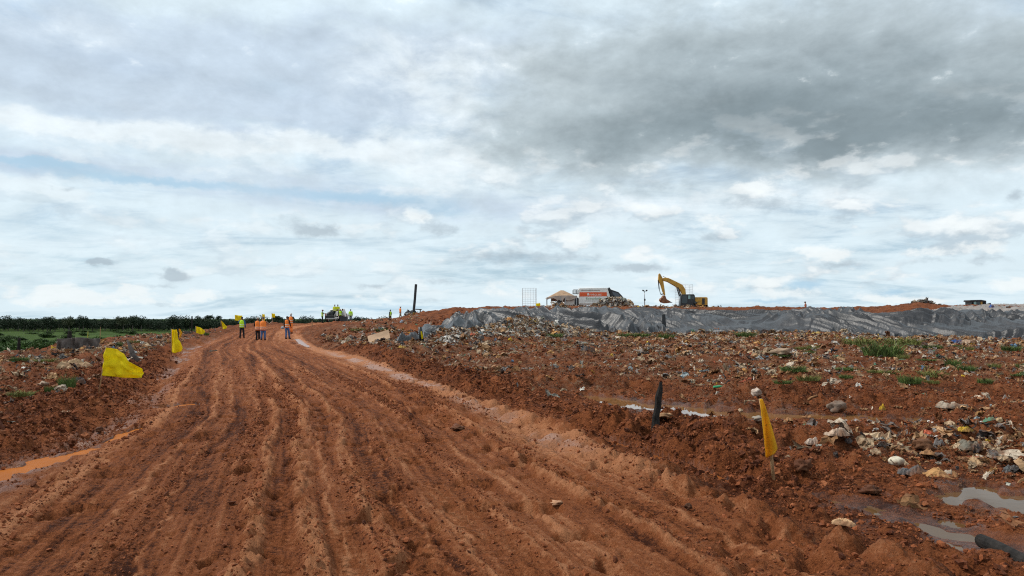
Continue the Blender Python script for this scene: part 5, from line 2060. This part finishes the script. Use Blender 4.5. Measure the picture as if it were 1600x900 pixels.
# ------------------------------------------------------------------ pickup on the crest
def pickup():
    d = 98.0
    k = d / FPX
    px0 = 519
    x0 = (px0 - 800) * k
    gz = h1(x0, d)
    r = empty('pickup_truck', Vector((x0, d, gz)), 'pickup seen from behind with people on its bed at the road crest', 'pickup', rz=-.05)
    W = .92
    side = [(0, .55), (0, 1.12), (1.7, 1.16), (1.75, 1.75), (1.95, 1.86), (3.0, 1.86), (3.65, 1.25), (4.7, 1.1), (5.0, .9), (5.0, .5), (0, .45)]

    def pr(m, poly, a, b):   # poly in (y,z), extruded along x
        n = len(poly)
        vs = [(a, y, z) for y, z in poly] + [(b, y, z) for y, z in poly]
        return m._add(vs, [tuple(range(n)), tuple(range(2 * n - 1, n - 1, -1))] + [(i, i + n, (i + 1) % n + n, (i + 1) % n) for i in range(n)])
    m = MB()
    pr(m, [(0, .5), (0, 1.12), (1.72, 1.14), (1.72, .5)], -W, -W + .1)
    pr(m, [(0, .5), (0, 1.12), (1.72, 1.14), (1.72, .5)], W - .1, W)
    m.box((0, .9, .62), (2 * W - .2, 1.7, .08))
    m.build('bed', M['white_paint'], r, bevel=.02)
    c = MB()
    pr(c, [(1.72, .5), (1.72, 1.15), (1.85, 1.72), (2.05, 1.82), (3.0, 1.82), (3.7, 1.2), (4.7, 1.08), (5.0, .9), (5.0, .5)], -W + .03, W - .03)
    cab = c.build('cab', M['white_paint'], r, bevel=.06)
    MB().box((0, 1.74, 1.42), (1.45, .06, .42), (-.22, 0, 0)).build('rear_window', M['glass'], cab)
    MB().box((-.3, -.04, .66), (1.3, .08, .5)).build('tailgate', M['dark_paint'], r, bevel=.02)
    MB().box((0, -.12, .48), (1.5, .16, .16)).build('bumper', M['steel'], r, bevel=.03)
    for s in (-1, 1):
        MB().box((s * (W - .05), -.03, .98), (.12, .06, .28)).build('tail_light', M['red_light'], r)
    for y in (.75, 4.1):
        for s in (-1, 1):
            w = MB().tube([(s * .82 - .12, y, .36), (s * .82 + .12, y, .36)], [.36, .36], 18, up=(0, 1, 0)).build('wheel', M['rubber'], r, bevel=.02)
            MB().tube([(s * .82 - .13, y, .36), (s * .82 + .13, y, .36)], [.19, .19], 12, up=(0, 1, 0)).build('rim', M['steel'], w)
    o = add('water_tank', tank_mesh())
    o.location = Vector((x0, d, gz)) + Vector((-.42, .75, .66))
    tag(o, 'black rounded tank standing on the pickup bed', 'tank')
    return Vector((x0, d, gz))


def tank_mesh():
    m = MB().tube([(0, 0, 0), (0, 0, .05), (0, 0, .55), (0, 0, .7), (0, 0, .76), (0, 0, .78)], [.38, .42, .42, .33, .16, .16], 18)
    return m.mesh('water_tank', M['black_plastic'], smooth=False)


PK = pickup()

# ------------------------------------------------------------------ people
SKIN = [pbr('skin_brown', (.17, .085, .05), .55, .08, 6, 0), pbr('skin_tan', (.34, .19, .12), .55, .08, 6, 0)]
CLO = {}


def cm(nm, col, rough=.8):
    if nm not in CLO:
        CLO[nm] = pbr(nm, col, rough, .15, 5, .1)
    return CLO[nm]


LIME = ('lime_vest', (.52, .88, .04))
ORANGE = ('orange_vest', (.98, .25, .05))
STRIPE = ('reflective_band', (.62, .62, .56))


def remesh_body(m, voxel=.014):
    me = bpy.data.meshes.new('b')
    me.from_pydata(m.v, [], m.f)
    bm = bmesh.new()
    bm.from_mesh(me)
    bmesh.ops.recalc_face_normals(bm, faces=bm.faces)
    bm.to_mesh(me)
    bm.free()
    o = bpy.data.objects.new('tmp', me)
    COL.objects.link(o)
    rm = o.modifiers.new('r', 'REMESH')
    rm.mode = 'VOXEL'
    rm.voxel_size = voxel
    sm = o.modifiers.new('s', 'SMOOTH')
    sm.factor = .5
    sm.iterations = 2
    dg = bpy.context.evaluated_depsgraph_get()
    res = bpy.data.meshes.new_from_object(o.evaluated_get(dg))
    bpy.data.objects.remove(o)
    for p in res.polygons:
        p.use_smooth = True
    return res


def person(loc, rz, label, vest=LIME, trousers=('dark_trousers', (.02, .02, .024)), sleeves=('blue_shirt', (.05, .13, .30)), cap=None, helmet=None, arms=None, legs=None,
           h=1.72, skin=0, build=1.0, vest_long=False, coverall=False, hair=True, group='workers in safety vests'):
    """local frame: +y is where the person faces, +x the right hand"""
    S = h / 1.72
    r = empty('person', loc, label, 'person', group, rz)
    arms = arms or {}
    legs = legs or {}
    b = MB()

    def sc(q):
        return Vector(q) * S
    B = build
    hipz = .92
    # torso and neck
    b.tube([sc(q) for q in ((0, 0, .84), (0, 0, .94), (0, .005, 1.05), (0, .0, 1.20), (0, -.005, 1.34), (0, -.01, 1.42), (0, -.005, 1.475))],
           [(.13 * S * B, .10 * S * B), (.16 * S * B, .115 * S * B), (.145 * S * B, .10 * S * B), (.165 * S * B, .115 * S * B), (.175 * S * B, .11 * S * B), (.13 * S, .085 * S), (.06 * S, .06 * S)], 16, up=(0, 1, 0))
    b.tube([sc((0, -.005, 1.44)), sc((0, .01, 1.56))], [.055 * S, .052 * S], 12, up=(0, 1, 0))
    # head with nose, chin and ears
    b.ball(sc((0, .018, 1.625)), (.072 * S, .09 * S, .105 * S), 16, 12)
    b.ball(sc((0, .05, 1.565)), (.05 * S, .05 * S, .045 * S), 12, 8)
    b.ball(sc((0, .108, 1.610)), (.014 * S, .02 * S, .022 * S), 8, 6)
    for s in (-1, 1):
        b.ball(sc((s * .074, .01, 1.615)), (.012 * S, .022 * S, .032 * S), 8, 6)
    # legs
    foot = {}
    for s, side in ((-1, 'L'), (1, 'R')):
        an = legs.get(side, (s * .10, 0, .08))
        kn = legs.get(side + 'k', ((s * .09 + an[0]) / 2, .03 + an[1] * .5, (.88 + an[2]) / 2))
        hp = (s * .085, 0, .88)
        b.tube([sc(hp), sc([(hp[i] + kn[i]) / 2 for i in range(3)]), sc(kn), sc([(an[i] * .55 + kn[i] * .45) for i in range(3)]), sc(an)], [.085 * S * B, .075 * S * B, .055 * S, .052 * S, .036 * S], 12)
        b.tube([sc((an[0], an[1] - .05, an[2] - .04)), sc((an[0], an[1] + .05, an[2] - .045)), sc((an[0] + s * .01, an[1] + .17, an[2] - .055))], [.036 * S, .042 * S, .025 * S], 10)
        foot[side] = (hp, kn, an)
    # arms and hands
    armp = {}
    for s, side in ((-1, 'L'), (1, 'R')):
        sh = (s * .185 * B, -.005, 1.405)
        el = arms.get(side + 'e', (s * .245, -.03, 1.13))
        wr = arms.get(side, (s * .25, .05, .88))
        b.tube([sc(sh), sc([(sh[i] + el[i]) / 2 for i in range(3)]), sc(el), sc([(wr[i] + el[i]) / 2 for i in range(3)]), sc(wr)], [.056 * S, .050 * S, .040 * S, .038 * S, .026 * S], 10)
        w, e = Vector(wr), Vector(el)
        dr = (w - e).normalized()
        sd = dr.cross(Vector((0, 1, 0.2))).normalized()
        if sd.length < .1:
            sd = Vector((1, 0, 0))
        pm = w + dr * .085
        b.tube([sc(w), sc(w + dr * .045), sc(pm)], [(.026 * S, .02 * S), (.042 * S, .02 * S), (.042 * S, .016 * S)], 10)
        nrm = sd.cross(dr).normalized()
        for q, (o_, ln) in enumerate(((-.030, .062), (-.010, .074), (.010, .070), (.030, .054))):
            st = pm + sd * o_ - dr * .02
            md = st + dr * ln * .6 + nrm * .004
            b.tube([sc(st), sc(md), sc(md + dr * ln * .35 + nrm * .025)], [.0095 * S, .009 * S, .008 * S], 7)
        th = w + dr * .03 + sd * .03
        b.tube([sc(th), sc(th + dr * .035 + sd * .03), sc(th + dr * .065 + sd * .032 + nrm * .01)], [.012 * S, .011 * S, .009 * S], 7)
        armp[side] = (sh, el, wr, dr)
    add('body', remesh_body(b, .013 * S), r).data.materials.append(SKIN[skin])
    # clothing
    tz = .74 if vest_long else .86
    vm = cm(*vest)
    v = MB()
    v.tube([sc(q) for q in ((0, 0, tz), (0, 0, .95), (0, .005, 1.06), (0, 0, 1.2), (0, -.005, 1.34), (0, -.012, 1.425), (0, -.01, 1.46))],
           [(.185 * S * B, .145 * S * B), (.185 * S * B, .14 * S * B), (.175 * S * B, .13 * S * B), (.19 * S * B, .138 * S * B), (.198 * S * B, .132 * S * B), (.165 * S, .10 * S), (.085 * S, .075 * S)], 20, up=(0, 1, 0))
    vo = v.build('vest', vm, r, smooth=True)
    for z, rr in ((tz + .10, 1.0), (tz + .24, .99)):
        t = MB().tube([sc((0, 0, z - .022)), sc((0, 0, z + .022))], [(.19 * S * B * rr, .148 * S * B * rr)] * 2, 20, up=(0, 1, 0))
        t.build('reflective_band', cm(*STRIPE), vo, smooth=True)
    tr = MB()
    for s, side in ((-1, 'L'), (1, 'R')):
        hp, kn, an = foot[side]
        a2 = [kn[i] * .04 + an[i] * .96 for i in range(3)]
        tr.tube([sc(hp), sc([(hp[i] + kn[i]) / 2 for i in range(3)]), sc(kn), sc([(an[i] * .5 + kn[i] * .5) for i in range(3)]), sc(a2)], [.105 * S * B, .092 * S * B, .074 * S, .068 * S, .06 * S], 12)
    tr.tube([sc((0, 0, .80)), sc((0, 0, .90)), sc((0, 0, 1.0))], [(.12 * S * B, .10 * S * B), (.175 * S * B, .13 * S * B), (.168 * S * B, .122 * S * B)], 16, up=(0, 1, 0))
    tr.build('trousers', cm(*(vest if coverall else trousers)), r, smooth=True)
    for s, side in ((-1, 'L'), (1, 'R')):
        sh, el, wr, dr = armp[side]
        if sleeves:
            end = [el[i] * .15 + wr[i] * .85 for i in range(3)]
            MB().tube([sc([sh[0] * .8, sh[1], sh[2] + .01]), sc(sh), sc([(sh[i] + el[i]) / 2 for i in range(3)]), sc(el), sc(end)], [.06 * S, .066 * S, .060 * S, .052 * S, .042 * S], 12).build('sleeve', cm(*sleeves), r, smooth=True)
        hp, kn, an = foot[side]
        MB().tube([sc((an[0], an[1] - .075, an[2] - .04)), sc((an[0], an[1] - .03, an[2] - .03)), sc((an[0], an[1] + .06, an[2] - .035)), sc((an[0] + s * .01, an[1] + .19, an[2] - .05))], [.045 * S, .055 * S, .052 * S, .034 * S], 10).build('shoe', cm('dark_shoe', (.02, .018, .016)), r, smooth=True)
    if helmet:
        hm = MB()
        hm.ball(sc((0, .015, 1.675)), (.098 * S, .118 * S, .088 * S), 16, 10)
        hm.tube([sc((0, .03, 1.655)), sc((0, .035, 1.672))], [(.125 * S, .145 * S), (.11 * S, .13 * S)], 18, up=(0, 1, 0))
        hm.build('helmet', cm(*helmet), r, smooth=True)
    elif cap:
        hm = MB()
        hm.ball(sc((0, .01, 1.668)), (.086 * S, .102 * S, .08 * S), 16, 10)
        hm.tube([sc((0, .06, 1.66)), sc((0, .17, 1.648))], [(.07 * S, .012 * S), (.05 * S, .008 * S)], 12)
        hm.build('cap', cm(*cap), r, smooth=True)
    elif hair:
        hm = MB().ball(sc((0, -.004, 1.65)), (.079 * S, .096 * S, .098 * S), 16, 10)
        hm.build('hair', cm('dark_hair', (.012, .010, .010)), r, smooth=True)
    return r


def at(px, d, py=None):
    x = (px - 800) / FPX * d
    z = h1(x, d)
    if py is not None:
        z = max(z, zat(py, d))
    return Vector((x, d, z))


def small_flag(hand, ptl, w, hgt, label, stick, mat='yellow_cloth', dirx=1):
    """hand: world point gripped; ptl: stick top"""
    r = empty('hand_flag', hand, label, 'flag', 'yellow flags held by people')
    top = ptl - hand
    MB().tube([-.12 * top.normalized(), top], [.009, .008], 6).build('flag_stick', M['wood'], r)
    n, m_ = 12, 8
    V = []
    for j in range(m_):
        for i in range(n):
            a, b = i / (n - 1), j / (m_ - 1)
            V.append((top.x + dirx * w * a, top.y + .04 * math.sin(a * 6 + b * 2), top.z - hgt * b - .12 * w * a * (1 if dirx > 0 else .4) * math.sin(a * 2.5)))
    F = [(j * n + i, j * n + i + 1, (j + 1) * n + i + 1, (j + 1) * n + i) for j in range(m_ - 1) for i in range(n - 1)]
    o = add('flag_cloth', mesh_np('flag_cloth', np.array(V), np.array(F), M[mat]), r)
    s = o.modifiers.new('thickness', 'SOLIDIFY')
    s.thickness = .006


JEANS = ('blue_jeans', (.07, .14, .30))
DARK = ('dark_trousers', (.02, .02, .024))

# feet pixel -> depth, from the near group
p1 = at(378.5, 60.5)
person(p1, .1, 'person in lime vest and black trousers, walking away, holding up a yellow flag', LIME, DARK, ('blue_shirt', (.05, .13, .30)), cap=('dark_cap', (.03, .03, .035)),
       arms={'Le': (-.30, .10, 1.28), 'L': (-.22, .26, 1.45), 'Re': (.26, -.02, 1.13), 'R': (.27, .06, .90)}, legs={'L': (-.13, -.02, .08), 'R': (.16, .06, .08)}, skin=0)
small_flag(p1 + Vector((-.27, .33, 1.52)), p1 + Vector((-.72, .33, 1.90)), .62, .46, 'yellow flag held up beside the person in lime vest', None)
p2 = at(403, 56.5)
person(p2, -.1, 'person in orange vest, dark trousers and pale cap, left one of a close pair', ORANGE, DARK, ('dark_shirt', (.03, .025, .025)), cap=('pale_cap', (.45, .42, .36)),
       arms={'Re': (.25, .14, 1.16), 'R': (.16, .30, 1.34), 'Le': (-.26, .02, 1.13), 'L': (-.22, .15, .95)}, legs={'L': (-.07, 0, .08), 'R': (.08, .12, .08)}, skin=0, vest_long=True)
small_flag(p2 + Vector((.2, .36, 1.40)), p2 + Vector((.22, .36, 1.98)), .20, .52, 'narrow yellow flag held between the two people in orange vests', None)
p3 = at(411.8, 55.5)
person(p3, .0, 'person in wide orange vest and blue jeans with right arm raised holding a small flag', ORANGE, JEANS, None, cap=('dark_grey_cap', (.08, .08, .085)),
       arms={'Re': (.40, .12, 1.22), 'R': (.58, .22, 1.38), 'Le': (-.27, .05, 1.14), 'L': (-.18, .2, 1.05)}, legs={'L': (-.12, -.05, .08), 'R': (.13, .05, .08)}, skin=1, build=1.18, vest_long=True)
small_flag(p3 + Vector((.63, .27, 1.45)), p3 + Vector((.52, .28, 2.02)), .26, .30, 'small yellow flag on a stick in the raised hand of the person in jeans', None)
p4 = at(449, 57)
person(p4, -.25, 'person in orange vest and blue jeans carrying a helmet, in front of the orange coverall', ORANGE, JEANS, ('dark_shirt', (.03, .025, .025)), cap=('brown_cap', (.06, .035, .03)),
       arms={'Le': (-.24, -.04, 1.14), 'L': (-.22, .04, .92), 'Re': (.25, .02, 1.13), 'R': (.24, .14, .95)}, legs={'L': (-.05, -.06, .08), 'R': (.08, .22, .08)}, skin=0, build=.88)
hl = p4 + Vector((-.34, .0, .86))
hm = MB()
hm.ball((0, 0, 0), (.13, .15, .11), 16, 10)
hm.tube([(0, 0, -.04), (0, 0, -.02)], [(.16, .18), (.15, .17)], 18, up=(0, 1, 0))
o = hm.build('safety_helmet', cm('blue_grey_helmet', (.30, .36, .42)), smooth=True)
o.location = hl
tag(o, 'blue grey helmet carried at the hip of the person in orange vest', 'helmet')
p5 = at(455, 66)
person(p5, 2.9, 'person in orange coverall and white helmet facing the camera on the road', ORANGE, DARK, ('black_sleeve', (.02, .02, .022)), helmet=('white_helmet', (.72, .72, .70)),
       arms={'Le': (-.33, -.05, 1.18), 'L': (-.26, .1, .98), 'Re': (.34, -.05, 1.18), 'R': (.26, .12, .98)}, coverall=True, skin=0, h=1.78)
# the group by the pickup
g = 'workers around the pickup'
person(at(503.8, 97), -1.5, 'person in lime vest standing at the left side of the pickup, facing it', LIME, DARK, ('grey_shirt', (.25, .25, .26)), cap=('red_cap', (.2, .05, .05)), arms={'Re': (.2, .2, 1.2), 'R': (.15, .45, 1.22), 'Le': (-.2, .2, 1.2), 'L': (-.15, .42, 1.25)}, group=g)
sit = {'L': (-.14, .38, .48), 'Lk': (-.12, .42, .86), 'R': (.14, .38, .48), 'Rk': (.12, .42, .86)}
YV = ('yellow_jacket', (.62, .66, .03))
person(PK + Vector((.10, 1.05, .66)), 3.0, 'left one of two people in yellow jackets standing on the pickup bed', YV, DARK, YV, group=g, h=1.70)
person(PK + Vector((.46, 1.25, .66)), 3.3, 'right one of two people in yellow jackets standing on the pickup bed', YV, DARK, YV, group=g, h=1.70, cap=('dark_cap', (.03, .03, .035)))
person(at(528, 98.6), .4, 'person with dark hair half hidden between pickup and helmeted worker', ('white_shirt', (.6, .6, .6)), DARK, ('white_shirt', (.6, .6, .6)), group=g, h=1.74)
person(at(531.8, 96.8), .2, 'person in lime vest and white helmet right of the pickup, seen from behind', LIME, DARK, ('dark_shirt', (.03, .025, .025)), helmet=('white_helmet', (.72, .72, .70)), group=g, h=1.70)
person(at(535.2, 98.2), -.3, 'person in pale shirt behind the worker with the white helmet', ('pale_shirt', (.62, .66, .7)), DARK, ('pale_shirt', (.62, .66, .7)), group=g, h=1.78)
person(at(548, 97.5), .1, 'person in lime vest standing alone at the right end of the pickup group', LIME, ('grey_trousers', (.12, .14, .17)), ('lime_vest', LIME[1]), cap=('olive_cap', (.06, .08, .05)), group=g, h=1.68)
person(at(610, 101), 1.1, 'person in lime vest walking alone on the crest near the tall pole', LIME, DARK, ('dark_shirt', (.03, .025, .025)), legs={'L': (-.1, .16, .08), 'R': (.1, -.16, .08)}, group=g, h=1.72)
person(at(625.5, 95), -1.2, 'person in orange vest bending beside the tall black pole', ORANGE, ('tan_trousers', (.30, .22, .15)), ('orange_vest', ORANGE[1]), helmet=('white_helmet', (.72, .72, .70)), legs={'L': (-.1, .2, .08), 'R': (.1, -.2, .08)}, group=g, h=1.68)
pp = at(1258.5, 93)
person(pp - Vector((0, 0, 1.05)) + Vector((0, 0, max(0, zat(472, 93) - pp.z - .62))), 1.2, 'person in rust red shirt visible from the waist up behind the far ridge', ('rust_shirt', (.30, .09, .05)), DARK, ('rust_shirt', (.30, .09, .05)), cap=('dark_cap', (.03, .03, .035)), skin=1, group='people beyond the ridge')
o = MB().box((0, 0, .3), (.85, .6, .6)).box((0, 0, .62), (.9, .65, .05)).build('equipment_box', M['dark_paint'], bevel=.03)
o.location = at(536.5, 96.2) + Vector((.1, 0, 0))
tag(o, 'dark equipment box on the ground right of the pickup', 'box')


# ------------------------------------------------------------------ trees, shrubs, field
M['tree_leaf'] = pbr('dark_tree_foliage', (.026, .045, .022), .75, .5, .35, 0)
M['tree_leaf_pale'] = pbr('pale_tree_foliage', (.060, .075, .035), .75, .45, .35, 0)
M['shrub_leaf'] = pbr('shrub_foliage', (.045, .085, .018), .7, .55, 1.2, 0)
M['bark'] = pbr('grey_bark', (.13, .11, .09), .85, .3, 1, 0)


def leaf_cloud(r, lobes, n, size):
    """n leaf clumps through the volume of ellipsoid lobes -> verts, quads"""
    V, F = [], []
    wts = np.array([l[3] * l[4] * l[5] for l in lobes]) ** .67
    wts /= wts.sum()
    which = r.choice(len(lobes), n, p=wts)
    dirs = r.normal(0, 1, (n, 3))
    dirs /= np.linalg.norm(dirs, axis=1)[:, None]
    rad = r.uniform(.35, 1.0, n) ** .45
    L = np.array(lobes)[which]
    c = L[:, :3] + dirs * rad[:, None] * L[:, 3:6] * (1 + .18 * r.normal(0, 1, (n, 1)))
    sz = size * r.uniform(.5, 1.3, n)
    t = r.normal(0, 1, (n, 3))
    t /= np.linalg.norm(t, axis=1)[:, None]
    q = np.cross(t, r.normal(0, 1, (n, 3)))
    q /= np.linalg.norm(q, axis=1)[:, None]
    a = t * sz[:, None]
    b = q * (sz * .6)[:, None]
    P4 = np.stack([c - a, c - b * 1.0, c + a, c + b], 1)
    P4[:, 1] += r.normal(0, .15, (n, 3)) * sz[:, None]
    V = P4.reshape(-1, 3)
    F = np.arange(4 * n).reshape(-1, 4)
    return V, F


def tree_mesh(seed, kind):
    r = np.random.default_rng(seed)
    h = 1.0
    lobes = []
    if kind == 'round':
        for i in range(9):
            a = r.uniform(0, 2 * np.pi)
            q = r.uniform(.05, .28)
            lobes.append((math.cos(a) * q, math.sin(a) * q, r.uniform(.42, .82), *(r.uniform(.13, .24, 2)), r.uniform(.10, .18)))
        th = .5
    elif kind == 'umbrella':
        for i in range(8):
            a = r.uniform(0, 2 * np.pi)
            q = r.uniform(.05, .33)
            lobes.append((math.cos(a) * q, math.sin(a) * q, r.uniform(.70, .90), *(r.uniform(.13, .22, 2)), r.uniform(.06, .11)))
        th = .8
    else:
        for i in range(10):
            a = r.uniform(0, 2 * np.pi)
            q = r.uniform(.0, .30)
            lobes.append((math.cos(a) * q, math.sin(a) * q, r.uniform(.20, .85), *(r.uniform(.14, .26, 2)), r.uniform(.12, .22)))
        th = .4
    V, F = leaf_cloud(r, lobes, 1100, .032)
    m = MB()
    m.tube([(0, 0, -.08), (.01, 0, th * .5), (-.01, .01, th)], [.028, .02, .012], 7)
    for l in lobes[:5]:
        m.tube([(0, 0, th * .75), (l[0] * .6, l[1] * .6, (th + l[2]) / 2), (l[0], l[1], l[2])], [.013, .009, .004], 5)
    return V, F, m


TREES = []
for s, kd in enumerate(['round', 'full', 'round', 'full', 'umbrella', 'round', 'full']):
    V, F, m = tree_mesh(900 + s, kd)
    mm = M['tree_leaf_pale'] if s == 2 else M['tree_leaf']
    TREES.append((kd, mesh_np('crown', V, F, mm, False), m.mesh('trunk', M['bark'])))


def tree(x, y, z, hgt, t, label, group, rz=0, sx=1.0):
    kd, cr, tk = TREES[t]
    r = empty('tree', (x, y, z), label, 'tree', group, rz)
    r.scale = (hgt * sx, hgt * sx, hgt)
    add('crown', cr, r)
    add('trunk', tk, r)


_r = random.Random(5)
LBL = {'round': 'round crowned dark tree at the edge of the far forest', 'full': 'bushy dark tree leafy to the ground at the edge of the far forest', 'umbrella': 'flat topped tree rising above the far forest'}
n = 0
for i in range(118):
    px = -60 + i * 6.4 + _r.uniform(-3, 3)
    d = 575 + _r.uniform(-25, 30)
    t = _r.choice([0, 1, 2, 3, 5, 6, 1, 3])
    top = np.interp(px, [-60, 0, 60, 110, 160, 200, 260, 300, 420, 640, 720], [496, 495.5, 494.5, 495.5, 496, 494.5, 495, 496, 495.5, 496, 496]) + _r.gauss(0, 2.6)
    hg = zat(top, d) - FIELD
    tree((px - 800) / FPX * d, d, FIELD, hg, t, LBL[TREES[t][0]] + (' with paler leaves' if t == 2 else ''), 'trees at the far forest edge', _r.uniform(0, 6), 1.15)
# distinct crowns above the tree line
for px, top, d, t, sx, lab in ((125, 489.5, 590, 0, .45, 'small round crown standing clear above the forest, left of the shade net stick'),
                               (30, 492.5, 585, 5, 1.0, 'broad crown rising above the forest at the far left'),
                               (208, 488.5, 580, 5, 1.0, 'tallest broad crown above the forest behind the big flag'),
                               (222, 491, 585, 3, .8, 'second crown right of the tallest broad crown'),
                               (270, 489.5, 580, 0, .9, 'broad crown above the forest behind the hanging flags'),
                               (283, 490.5, 578, 3, .7, 'crown directly right of the broad crown behind the hanging flags'),
                               (328, 491, 585, 4, .7, 'flat topped tree standing clear above the forest left of the crest flag'),
                               (342, 492, 580, 4, .5, 'small flat topped tree just left of the lime vest person'),
                               (395, 491.5, 560, 0, 1.0, 'dark crown above the heads of the orange pair'),
                               (432, 492, 560, 4, .9, 'flat topped tree between the orange pair and the coverall'),
                               (492, 495.5, 575, 5, .8, 'dark crown just left of the pickup group'),
                               (555, 496, 560, 5, .9, 'dark crown right of the pickup group'),
                               (575, 494, 560, 0, .9, 'left one of two crowns rising between pickup and walking person'),
                               (592, 494.3, 560, 5, .9, 'right one of two crowns rising between pickup and walking person')):
    hg = zat(top, d) - FIELD
    tree((px - 800) / FPX * d, d, FIELD, hg, t, lab, 'trees rising above the forest', px, sx)


def forest():
    r = np.random.default_rng(77)
    n = 700
    px = r.uniform(-110, 800, n)
    d = r.uniform(600, 720, n)
    x = (px - 800) / FPX * d
    Vs, Fs, off = [], [], 0
    for i in range(n):
        _, cr, _ = TREES[(0, 1, 3, 5, 6)[i % 5]]
        if i < 5:
            pass
    base = []
    for t in (1, 3, 6):
        me = TREES[t][1]
        co = np.empty(len(me.vertices) * 3, np.float32)
        me.vertices.foreach_get('co', co)
        co = co.reshape(-1, 4, 3)[::3]
        base.append(co)
    hg = np.array([zat(np.interp(p, [-110, 800], [498, 498]), q) - FIELD for p, q in zip(px, d)]) * r.uniform(.82, 1.06, n)
    for i in range(n):
        b = base[i % 3] * hg[i]
        b = b * np.array([1.2, 1.2, 1.0])
        # bigger clumps since fewer
        c = b.mean(1, keepdims=True)
        b = c + (b - c) * 1.7
        Vs.append((b + np.array([x[i], d[i], FIELD])).reshape(-1, 3))
    V = np.concatenate(Vs)
    o = add('forest', mesh_np('forest', V, np.arange(len(V)).reshape(-1, 4), M['tree_leaf'], False))
    tag(o, 'dark forest mass behind the fields', kind='stuff')


forest()


def shrub_mesh(seed):
    r = np.random.default_rng(seed)
    lobes = []
    for i in range(8):
        a = r.uniform(0, 2 * np.pi)
        q = r.uniform(0, .42)
        lobes.append((math.cos(a) * q, math.sin(a) * q, r.uniform(.2, .7), r.uniform(.2, .34), r.uniform(.2, .34), r.uniform(.18, .3)))
    V, F = leaf_cloud(r, lobes, 1500, .055)
    m = MB()
    for l in lobes:
        m.tube([(0, 0, -.1), (l[0] * .5, l[1] * .5, l[2] * .6), (l[0], l[1], l[2])], [.02, .015, .008], 5)
    return mesh_np('foliage', V, F, M['shrub_leaf'], False), m.mesh('stem', M['bark'])


SHR = [shrub_mesh(950 + i) for i in range(4)]
for i in range(112):
    if i < 26:
        px, d, top = -40 + i * 5.6 + _r.uniform(-3, 3), _r.uniform(40, 56), 529 + _r.uniform(-1, 5)
        if px > 92:
            top = 529 + _r.uniform(0, 3)
            d = _r.uniform(56, 70)
    elif i < 48:
        px, d, top = 60 + (i - 26) * 10 + _r.uniform(-5, 5), _r.uniform(95, 150), 523.5 + _r.uniform(-1.5, 3)
    elif i >= 62:
        px, d = -60 + (i - 62) * 8.2 + _r.uniform(-5, 5), _r.choice([_r.uniform(250, 300), _r.uniform(330, 400), _r.uniform(420, 560)])
        top = HOR + (CAMZ - FIELD - _r.uniform(1.2, 3.2)) / d * FPX
    else:
        px, d, top = 150 + (i - 48) * 11 + _r.uniform(-5, 5), _r.uniform(160, 230), 520.5 + _r.uniform(-1.5, 2)
    x = (px - 800) / FPX * d
    z = h1(x, d)
    hg = zat(top, d) - z
    if hg < .5:
        hg = .9
    hg = min(hg, 6.0)
    r = empty('shrub', (x, d, z - .05), ('lush green shrub on the slope below the left verge rim', 'dark green shrub at the foot of the slope', 'low shrub in the far green field')[0 if i < 26 else (1 if i < 48 else 2)], 'shrub', ('shrubs on the slope', 'shrubs at the slope foot', 'shrubs in the field')[0 if i < 26 else (1 if i < 48 else 2)], _r.uniform(0, 6))
    w = max(hg * 1.0, (1.2, 2.4, 4.0 if i < 62 else 6.5)[0 if i < 26 else (1 if i < 48 else 2)])
    r.scale = (w, w, hg)
    fo, st = SHR[i % 4]
    add('foliage', fo, r)
    add('stem', st, r)
